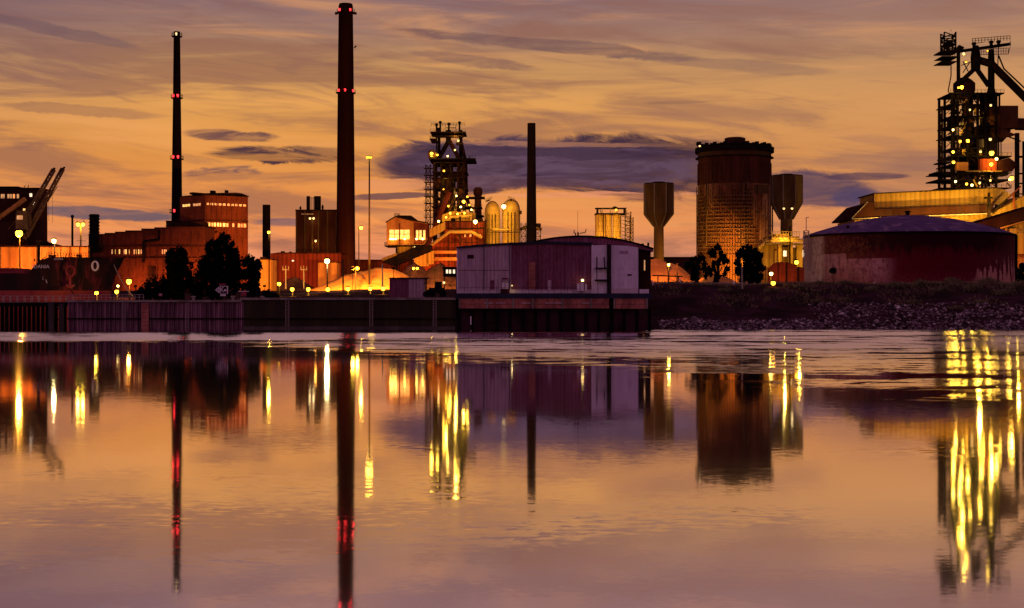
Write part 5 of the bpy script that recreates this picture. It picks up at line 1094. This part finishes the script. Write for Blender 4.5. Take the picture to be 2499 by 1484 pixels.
for q0, q1, y0, y1 in ((2323, 2335, 282, 304), (2362, 2384, 254, 264), (2337, 2358, 332, 340), (2387, 2403, 308, 328), (2323, 2345, 360, 366), (2362, 2384, 360, 378), (2300, 2360, 421, 430), (2390, 2460, 421, 428), (2310, 2345, 440, 446)):
    obj('machine_room', MB().pbox(q0, q1, y0, y1, D + 1.5, 6), 'steel', r)
obj('lift_shaft', MB().pbox(2403, 2431, 231, 390, D + 5, 4), 'steel', r)
obj('furnace_shell', MB().plathe(2362, D + 8, [(26, 520), (26, 430), (20, 360), (12, 300), (9, 230)], 28), 'brick_dark', r, True)
mb = MB()
for a, b in zip(fl, fl[1:]):
    for q0, q1 in ((2322, 2336), (2336, 2360), (2360, 2385), (2385, 2404), (2404, 2430)):
        if rr.random() < .55: mb.pbar((q0, a), (q1, b), D, 1.5)
        if rr.random() < .45: mb.pbar((q1, a), (q0, b), D + 14, 1.5)
obj('frame_brace', mb, 'steel', r)
for i, y in enumerate(fl):
    a = (2319, 2316, 2321)[i % 3] if y < 410 else 2290; b = (2434, 2420, 2409)[i % 3] if 240 < y < 370 else (2450 if y < 240 else 2468)
    if y > 450: a = 2296
    for p0, p1 in ([(a, b)] if i % 2 == 0 or y > 390 else [(a, a + 34), (b - 44, b)]): obj('platform', deck(MB(), p0, p1, y + (i % 3) * 1.5, D - 1, 15, 2.0 if i % 3 else 3.0, i % 2 == 0, 14), 'black', r)
mb = MB(); mb2 = MB()
for i in range(130):
    y = rr.choice(fl[1:]); q = rr.uniform(2322, 2460 if y > 380 else 2400); h = rr.uniform(5, 22); w2 = rr.uniform(1.5, 9)
    if rr.random() < .45: obj('machine_housing', MB().pbox(q, q + w2, y - h, y, D + rr.uniform(-1.5, 10), rr.uniform(.5, 3)), rr.choice(['steel', 'pipe', 'brick_dark', 'black', 'concrete']), r)
    else: obj('process_pipe', MB().pbar((q, y - h), (q + rr.uniform(-14, 14), y), D + rr.uniform(-1.5, 10), rr.uniform(1, 4.5), 8), rr.choice(['pipe', 'silo', 'steel', 'black']), r, True)
lt = obj('hoist_tower', MB().truss((X(2300, D), D + 2, Z(257, D)), (X(2300, D), D + 2, Z(440, D)), 5.5 / F * D, .34, 14), 'steel', r)
mb = MB()
for i in range(6):
    y = 256 + i * 27; mb.pbar((2303, y), (2319, y - 16), D + 1, 1.5).pbar((2303, y), (2319, y + 12), D + 1, 1.5)
obj('tie_brace', mb, 'steel', lt)
obj('side_gallery', deck(deck(MB(), 2297, 2322, 394, D - 1, 9, 3, True, 4), 2285, 2325, 419, D - 1, 9, 3.4, True, 6).pbar((2292, 422), (2286, 450), D, 1.5).pbar((2286, 440), (2300, 452), D, 1.5), 'black', r)
obj('dust_separator', MB().lathe(X(2452, D), D + 6, [(1.2, Z(342, D)), (2.6, Z(330, D)), (3.8, Z(316, D)), (3.8, Z(262, D)), (3.3, Z(257, D))], 22).pbox(2438, 2484, 258, 312, D + 2, 5).ext([(2430, 310), (2478, 328), (2478, 330), (2445, 336), (2428, 320)], D + 2, 5), 'gasdark', r, True)
obj('gas_duct', MB().pbar((2478, 303), (2600, 308), D + 5, 30, 14), 'gasdark', r, True)
obj('portal_frame', MB().pbar((2481, 325), (2481, 560), D + 4, 9).pbar((2436, 330), (2436, 400), D + 4, 3).pbar((2442, 330), (2442, 400), D + 4, 2).pbar((2481, 383), (2600, 383), D + 4, 5).pbar((2481, 424), (2600, 422), D + 4, 4).pbar((2481, 448), (2600, 446), D + 4, 3.5).pbar((2497, 345), (2497, 480), D + 8, 5).pbar((2450, 330), (2490, 345), D + 4, 3), 'black', r)
obj('orange_room', MB().pbox(2334, 2362, 396, 416, D - 2.4, 2), 'concrete_orange', r); obj('orange_room', MB().pbox(2391, 2432, 388, 416, D - 2.4, 2), 'redclad', r)
for q, y in ((2348, 268), (2390, 290), (2340, 318), (2372, 340), (2346, 368), (2396, 380), (2350, 430), (2400, 432), (2440, 428)): light(P(q, y, D + 3), 800, YEL, .4, r)  # unseen lights added among the floors to warm the tower
obj('girder_light_tint', MB().pbox(2356, 2445, 416.5, 419, D - 3, .5), 'silo', r); obj('hopper', MB().ext([(2434, 393), (2462, 385), (2482, 400), (2470, 418), (2436, 418)], D - 2, 5), 'brick_dark', r)  # girder's lit look is put into its yellow material
for q, y, pw, m2, rad_ in [(2325, 317, 2600, 'warmwhite', .36), (2325, 371, 2600, 'sodium', .45), (2326, 396, 3200, 'sodium', .5), (2361, 344, 6500, 'sodium', .55), (2419, 374, 16000, 'sodium', .8), (2431, 388, 3600, 'warmwhite', .5), (2418, 401, 7000, 'sodium', .6), (2468, 435, 13000, 'sodium', .7), (2463, 438, 3000, 'warmwhite', .4),
        (2371, 452, 4500, 'warmwhite', .45), (2358, 449, 3000, 'sodium', .4), (2331, 443, 3000, 'warmwhite', .4), (2346, 213, 6500, 'sodium', .6), (2338, 214, 1800, 'sodium_dim', .4), (2357, 151, 1600, 'sodium_dim', .4), (2351, 131, 2200, 'cream_lamp', .45), (2417, 257, 900, 'cream_lamp', .4), (2409, 124, 700, 'sodium_dim', .3),
        (2366, 268, 1800, 'cream_lamp', .35), (2342, 345, 2600, 'sodium_dim', .5), (2392, 370, 2600, 'cream_lamp', .4), (2390, 446, 2600, 'cream_lamp', .4), (2416, 440, 2400, 'cream_lamp', .35), (2416, 340, 1500, 'cream_lamp', .5)]:
    lampglobe(r, P(q, y, D - 4.2), pw, YEL, m2, rad_)

# ------------------------------------------------------------------ trees, shrubs, grass and stones
def leaf_quad(mb, p, s, rr):
    a = Vector((rr.gauss(0, 1), rr.gauss(0, 1), rr.gauss(0, 1))).normalized(); b = a.cross(Vector((rr.gauss(0, 1), rr.gauss(0, 1), rr.gauss(0, 1)))).normalized()
    c = a.cross(b); n = len(mb.v)
    mb.v += [tuple(p + b * s), tuple(p + c * s * .6), tuple(p - b * s), tuple(p - c * s * .6)]; mb.f.append((n, n + 1, n + 2, n + 3))
def tree(px, D, w, ytop, label, seed, lobes, group=None, name='broadleaf_tree', cat='tree', leafs=9000, ls=.27, mleaf='leaf'):
    """lobes: (px, py, radius px x, radius px y) clumps of the crown"""
    rr = random.Random(seed); bx = X(px, D); bz = gz(bx, D)
    r = thing(name, (bx, D, bz), label, cat, group)
    tk = MB(); cr = MB(); zt = Z(ytop, D); H = zt - bz; ctr = []
    tot = sum(a * b for _, _, a, b in lobes)
    for (lx, ly, la, lb) in lobes:
        c = P(lx, ly, D) + Vector((0, rr.uniform(-.5, .5) * la / F * D, 0)); A = la / F * D; B = lb / F * D
        base_ = Vector((bx, D, bz + H * rr.uniform(.08, .3))); mid = (base_ + c) / 2 + Vector((rr.uniform(-.4, .4), rr.uniform(-.4, .4), .2))
        tk.bar(base_, mid, .05 * H * .35 + .06, None, 6); tk.bar(mid, c, .1, None, 5)
        nsub = max(5, int(13 * (la * lb) / 300))
        for k in range(nsub):
            v = Vector((rr.gauss(0, 1), rr.gauss(0, 1), rr.gauss(0, 1))).normalized() * rr.uniform(.35, 1.0)
            s = c + Vector((v.x * A, v.y * A, v.z * B)); R_ = rr.uniform(.24, .48) * min(A, B) + .10
            tk.bar(c, s, .06, None, 4)
            nl = int(leafs * (la * lb) / tot / nsub)
            for _ in range(nl):
                q = Vector((rr.gauss(0, 1), rr.gauss(0, 1), rr.gauss(0, 1))).normalized() * R_ * rr.random() ** .45 * (rr.uniform(.8, 1.25) if rr.random() < .8 else rr.uniform(1.2, 2.1)); q.x *= .8; q.z *= 1.3
                leaf_quad(cr, s + q, ls * rr.uniform(.6, 1.3), rr)
    tk.lathe(bx, D, [(.035 * H, bz - .3), (.025 * H, bz + H * .2), (.012 * H, bz + H * .55)], 8)
    obj('trunk', tk, 'bark', r, True); obj('crown', cr, mleaf, r); return r
tree(433, 252, 70, 598, 'dark tree left of the big tree, in front of the brick hall', 1, [(433, 622, 17, 20), (416, 625, 12, 18), (452, 626, 12, 18), (418, 655, 18, 24), (452, 655, 18, 24), (434, 660, 20, 26), (412, 690, 14, 24), (440, 695, 24, 26), (462, 690, 12, 24), (425, 720, 28, 14)], 'dark trees on the sheet piling')
tree(538, 252, 110, 568, 'biggest dark tree, towering right behind the arrow sign', 2, [(546, 590, 14, 20), (529, 600, 14, 20), (508, 612, 14, 24), (562, 612, 14, 24), (577, 622, 10, 26), (535, 635, 26, 28), (498, 650, 17, 26), (568, 652, 20, 28), (520, 670, 26, 26), (550, 680, 28, 28), (492, 690, 14, 26), (578, 690, 14, 28), (535, 712, 44, 18)], 'dark trees on the sheet piling', leafs=16000)
tree(612, 251, 50, 622, 'smallest dark tree on the right shoulder of the biggest one', 3, [(604, 640, 12, 14), (620, 648, 14, 18), (603, 672, 14, 18), (624, 682, 13, 20), (606, 705, 16, 20), (622, 712, 14, 12)], 'dark trees on the sheet piling', leafs=7000)
tree(1697, 278, 45, 622, 'ragged low tree on the bank, leftmost of the right bank trees', 4, [(1690, 640, 13, 12), (1706, 632, 12, 10), (1678, 652, 9, 9), (1714, 652, 12, 12), (1694, 664, 16, 12), (1725, 670, 12, 10), (1700, 682, 16, 7)], 'dark trees on the right bank', leafs=2600)
tree(1752, 280, 40, 594, 'tall airy tree on the bank before the gasholder', 5, [(1750, 604, 9, 9), (1742, 618, 12, 11), (1758, 622, 10, 10), (1768, 636, 10, 12), (1748, 642, 12, 12), (1738, 654, 10, 9), (1770, 660, 9, 14), (1752, 668, 10, 10), (1745, 684, 8, 9)], 'dark trees on the right bank', leafs=3000)
tree(1832, 276, 75, 598, 'wide dense dark tree on the bank under the right edge of the gasholder', 6, [(1825, 608, 14, 9), (1808, 618, 12, 12), (1845, 620, 13, 14), (1826, 632, 18, 16), (1800, 642, 9, 10), (1853, 648, 13, 20), (1822, 660, 24, 18), (1806, 668, 12, 14), (1850, 676, 16, 14), (1828, 686, 24, 8)], 'dark trees on the right bank', leafs=10000)
tree(2485, 340, 40, 638, 'dark bushy tree at the right edge beside the tank', 7, [(2492, 652, 12, 12), (2480, 668, 13, 14), (2505, 670, 16, 18), (2488, 688, 20, 12)], None, leafs=2400)
def shrub(px, D, w, h, label, seed, group, mleaf='leaf', name='shrub', n=700, ls=.13, z=None):
    rr = random.Random(seed); x = X(px, D); z = gz(x, D) if z is None else z; A = w / F * D; B = h / F * D
    r = thing(name, (x, D, z), label, 'shrub', group); st = MB(); fo = MB(); m_ = 7
    for k in range(m_):
        a = rr.uniform(-1, 1); c = Vector((x + a * A * .75, D + rr.uniform(-1, 1) * A * .4, z + B * rr.uniform(.35, .85) * (1 - abs(a) * .4)))
        st.bar((x + a * A * .2, D, z - .2), c, .07, None, 4)
        for _ in range(n // m_):
            q = Vector((rr.gauss(0, .45) * A * .55, rr.gauss(0, .45) * A * .4, rr.gauss(0, .4) * B * .6)); leaf_quad(fo, c + q, ls * rr.uniform(.6, 1.4), rr)
    obj('stems', st, 'bark', r); obj('foliage', fo, mleaf, r)
where = {345: 'just right of the orange star lamp', 372: 'left of the leftmost dark tree', 392: 'against the foot of the leftmost dark tree', 476: 'between the leftmost and the biggest dark tree', 655: 'right of the smallest dark tree', 670: 'at the start of the dark quay wall'}
for i, (q, w_, h_) in enumerate([(345, 16, 30), (372, 18, 52), (392, 14, 60), (476, 16, 78), (655, 14, 20), (670, 10, 12)]):
    shrub(q, 243 + (i % 3), w_, h_, 'leafy dark shrub on the sheet piling ' + where[q], 20 + i, 'shrubs on the sheet piling', n=1500, ls=.19)
rb = [(1700, 262, 12, 9), (1765, 258, 14, 8), (1880, 258, 16, 10), (1950, 262, 15, 9), (2010, 268, 20, 10), (2070, 266, 22, 10), (2128, 258, 18, 12), (2190, 262, 24, 13), (2245, 264, 20, 12), (2290, 256, 26, 14), (2330, 266, 24, 14), (2375, 258, 26, 16), (2415, 266, 24, 15), (2450, 256, 28, 18), (2482, 262, 22, 18), (2230, 250, 18, 9), (2400, 249, 20, 9), (2060, 252, 16, 8), (1990, 250, 12, 7), (2330, 246, 22, 8)]
rb.sort(); ords = ['first', 'second', 'third', 'fourth', 'fifth', 'sixth', 'seventh', 'eighth', 'ninth', 'tenth', 'eleventh', 'twelfth', 'thirteenth', 'fourteenth', 'fifteenth', 'sixteenth', 'seventeenth', 'eighteenth', 'nineteenth', 'last']
for i, (q, D_, w_, h_) in enumerate(rb):
    shrub(q, D_, w_, h_, 'low olive shrub, %s from the left along the stone bank%s' % (ords[i], ' below the round tank' if 1965 < q < 2464 else ''), 50 + i, 'olive shrubs on the stone bank', 'leaf_olive', n=900, ls=.12)
rr = random.Random(77); mb = MB()
for i in range(9500):                                  # grass tufts on the crown of the bank
    x = rr.uniform(26, 118); y = rr.uniform(248, 305) if rr.random() < .7 else rr.uniform(262, 300); z = gz(x, y)
    if noise.noise(Vector((x * .12, y * .12, 1.5))) < -.15 and y < 266: continue
    for k in range(3):
        a = rr.uniform(0, math.pi); s = rr.uniform(.25, .6); dx, dy = math.cos(a) * .07, math.sin(a) * .07; n = len(mb.v); ex, ey = rr.uniform(-.2, .2), rr.uniform(-.2, .2)
        mb.v += [(x - dx + k * .1, y - dy, z - .1), (x + dx + k * .1, y + dy, z - .1), (x + ex + k * .1, y + ey, z + s)]; mb.f.append((n, n + 1, n + 2))
for i in range(3600):
    a = rr.uniform(math.pi * 1.02, math.pi * 1.98); q = RT + rr.uniform(.3, 5); x, y = tcx + q * math.cos(a), tcy + q * math.sin(a); z = gz(x, y)
    for k in range(3):
        a = rr.uniform(0, math.pi); s = rr.uniform(.5, 1.15); dx, dy = math.cos(a) * .09, math.sin(a) * .09; n = len(mb.v); ex, ey = rr.uniform(-.3, .3), rr.uniform(-.2, .2)
        mb.v += [(x - dx + k * .1, y - dy, z - .1), (x + dx + k * .1, y + dy, z - .1), (x + ex + k * .1, y + ey, z + s)]; mb.f.append((n, n + 1, n + 2))
o = obj('grass', mb, 'grass'); tag(o, 'dry olive grass along the crown of the right bank', None, None, 'stuff')
mb = MB(); ico = [(0, 0, 1), (.9, 0, .3), (.25, .85, .3), (-.7, .5, .3), (-.7, -.5, .3), (.25, -.85, .3), (0, 0, -.8)]; icf = [(0, 1, 2), (0, 2, 3), (0, 3, 4), (0, 4, 5), (0, 5, 1), (6, 2, 1), (6, 3, 2), (6, 4, 3), (6, 5, 4), (6, 1, 5)]
for i in range(5600):                                  # rip-rap
    x = rr.uniform(24.5, 112); y = 229.5 + rr.random() ** 1.2 * (20 if x > 52 else 9); z = gz(x, y)
    if rr.random() < .4 and y > 241: continue
    s = rr.uniform(.10, .38) * (1.5 if rr.random() < .15 else 1) * (2.1 if rr.random() < .03 else 1); a = rr.uniform(0, 6.28); ca, sa = math.cos(a), math.sin(a)
    mb.add([(x + (p[0] * ca - p[1] * sa) * s * rr.uniform(.8, 1.25), y + (p[0] * sa + p[1] * ca) * s * rr.uniform(.8, 1.2), z + p[2] * s * .8) for p in ico], icf)
o = obj('riprap_stones', mb, 'stone'); tag(o, 'loose armour stones covering the foot of the right bank', None, None, 'stuff')
mb = MB()
for i in range(1800):
    x = rr.uniform(-68, -10); y = rr.uniform(233.4, 240) if rr.random() < .6 else rr.uniform(240, 262); z = gz(x, y); a = rr.uniform(0, math.pi); s = rr.uniform(.2, .5); dx, dy = math.cos(a) * .06, math.sin(a) * .06; n = len(mb.v)
    mb.v += [(x - dx, y - dy, z - .1), (x + dx, y + dy, z - .1), (x + rr.uniform(-.2, .2), y, z + s)]; mb.f.append((n, n + 1, n + 2))
o = obj('weeds', mb, 'grass'); tag(o, 'sparse weeds along the left quay', None, None, 'stuff')
# guard rail and white posts on the right bank
r = thing('guard_rail', (X(1690, 268), 268, gz(X(1690, 268), 268)), 'thin pale guard rail on the bank below the ragged trees', 'railing')
za = Z(691, 268); obj('rail', MB().bar((X(1600, 268), 268, za), (X(1825, 268), 268, za), .16), 'rail', r)
mb = MB()
for q in range(1600, 1830, 22): mb.bar((X(q, 268), 268, za - 1.0), (X(q, 268), 268, za), .1)
obj('post', mb, 'rail', r)
for q, lb in [(1590 + 3, 'white marker post at the left end of the guard rail'), (1659, 'white marker block on the guard rail under the leftmost ragged tree'), (1790, 'white marker post on the grass left of the wide dark tree')]:
    x = X(q, 266); z = gz(x, 266); o = obj('marker_post', MB().box(x - .12, x + .12, 265.9, 266.1, z - .2, z + .9).box(x - .14, x + .14, 265.88, 266.12, z + .9, z + 1.0), 'white', None, False, (x, 266, z)); tag(o, lb, 'post')
D = 300; r = thing('pipe_trestle', (X(1620, D), D, gz(X(1620, D), D)), 'low dark pipe trestle in front of the orange heap', 'trestle')
obj('beam', MB().pbar((1592, 672), (1665, 675), D, 3), 'steel', r); obj('leg', MB().pbar((1605, 673), (1605, 694), D, 2).pbar((1632, 674), (1632, 694), D, 2).pbar((1655, 674), (1655, 694), D, 2), 'steel', r)
light(P(1622, 684, D + 4), 900, YEL, .3, r)
# glow of unseen yard lighting that the photo shows on walls: low floodlights standing on the ground in front of them
def flood(px, py, D, power, col, label, H=0.0):
    x = X(px, D); z = gz(x, D); r = thing('floodlight', (x, D, z), label, 'floodlight', 'ground floodlights of the steelworks')
    obj('stand', MB().bar((x, D + .3, z - .1), (x, D + .3, z + H + 1.2), .12).bar((x - .35, D + .3, z + H + 1.2), (x + .35, D + .3, z + H + 1.2), .1), 'steel', r)
    l = obj('lamp_box', MB().box(x - .4, x + .4, D - .05, D + .45, z + H + 1.2, z + H + 1.75), 'black', r)
    sp = bpy.data.lights.new('spot_light', 'SPOT'); sp.energy = power * .8; sp.color = col; sp.shadow_soft_size = .3; sp.spot_size = math.radians(84 if H else 125); sp.spot_blend = .6
    so = bpy.data.objects.new('spot_light', sp); COL.objects.link(so); so.parent = l; so.location = Vector((x, D + .8, z + H + 1.75)) - wloc(l); so.rotation_euler = (math.radians(88 if H else 105), 0, 0)
for q, D_, pw, col, lb in [(440, 422, 15000, ORG, 'floodlight on the ground before the brick hall, hidden by the leftmost tree'), (330, 422, 8000, ORG, 'floodlight on the ground before the windows of the brick hall'), (560, 446, 30000, ORG, 'floodlight on the ground before the power house'),
        (515, 446, 16000, ORG, 'floodlight behind the biggest dark tree'), (846, 536, 220000, ORG, 'floodlight at the foot of the tallest chimney'), (740, 490, 40000, ORG, 'floodlight before the long dark red hall'), (645, 405, 9000, ORG, 'floodlight before the gate house'),
        (1080, 540, 45000, ORG, 'floodlight before the ore bunker hall'), (1300, 520, 16000, ORG, 'floodlight at the foot of the plain brick chimney'), (960, 345, 600000, SOD, 'floodlight before the orange gravel heap'), (860, 350, 500000, SOD, 'floodlight at the left foot of the orange gravel heap'), (1060, 396, 200000, ORG, 'floodlight before the ore heap'),
        (1630, 314, 75000, ORG, 'floodlight before the heap right of the pump house'), (150, 290, 20000, ORG, 'floodlight before the right orange bunker wall'), (40, 290, 20000, ORG, 'floodlight before the left orange bunker wall'), (1607, 456, 1800, SOD, 'floodlight at the foot of the freestanding water tower'), (2475, 350, 32000, ORG, 'floodlight before the heap right of the tank'), (1240, 540, 16000, YEL, 'floodlight at the foot of the stoves'), (780, 570, 40000, SOD, 'floodlight before the block with two stub stacks')]:
    flood(q, 700, D_, pw, col, lb, 4.0 if 'heap' in lb else 0.0)
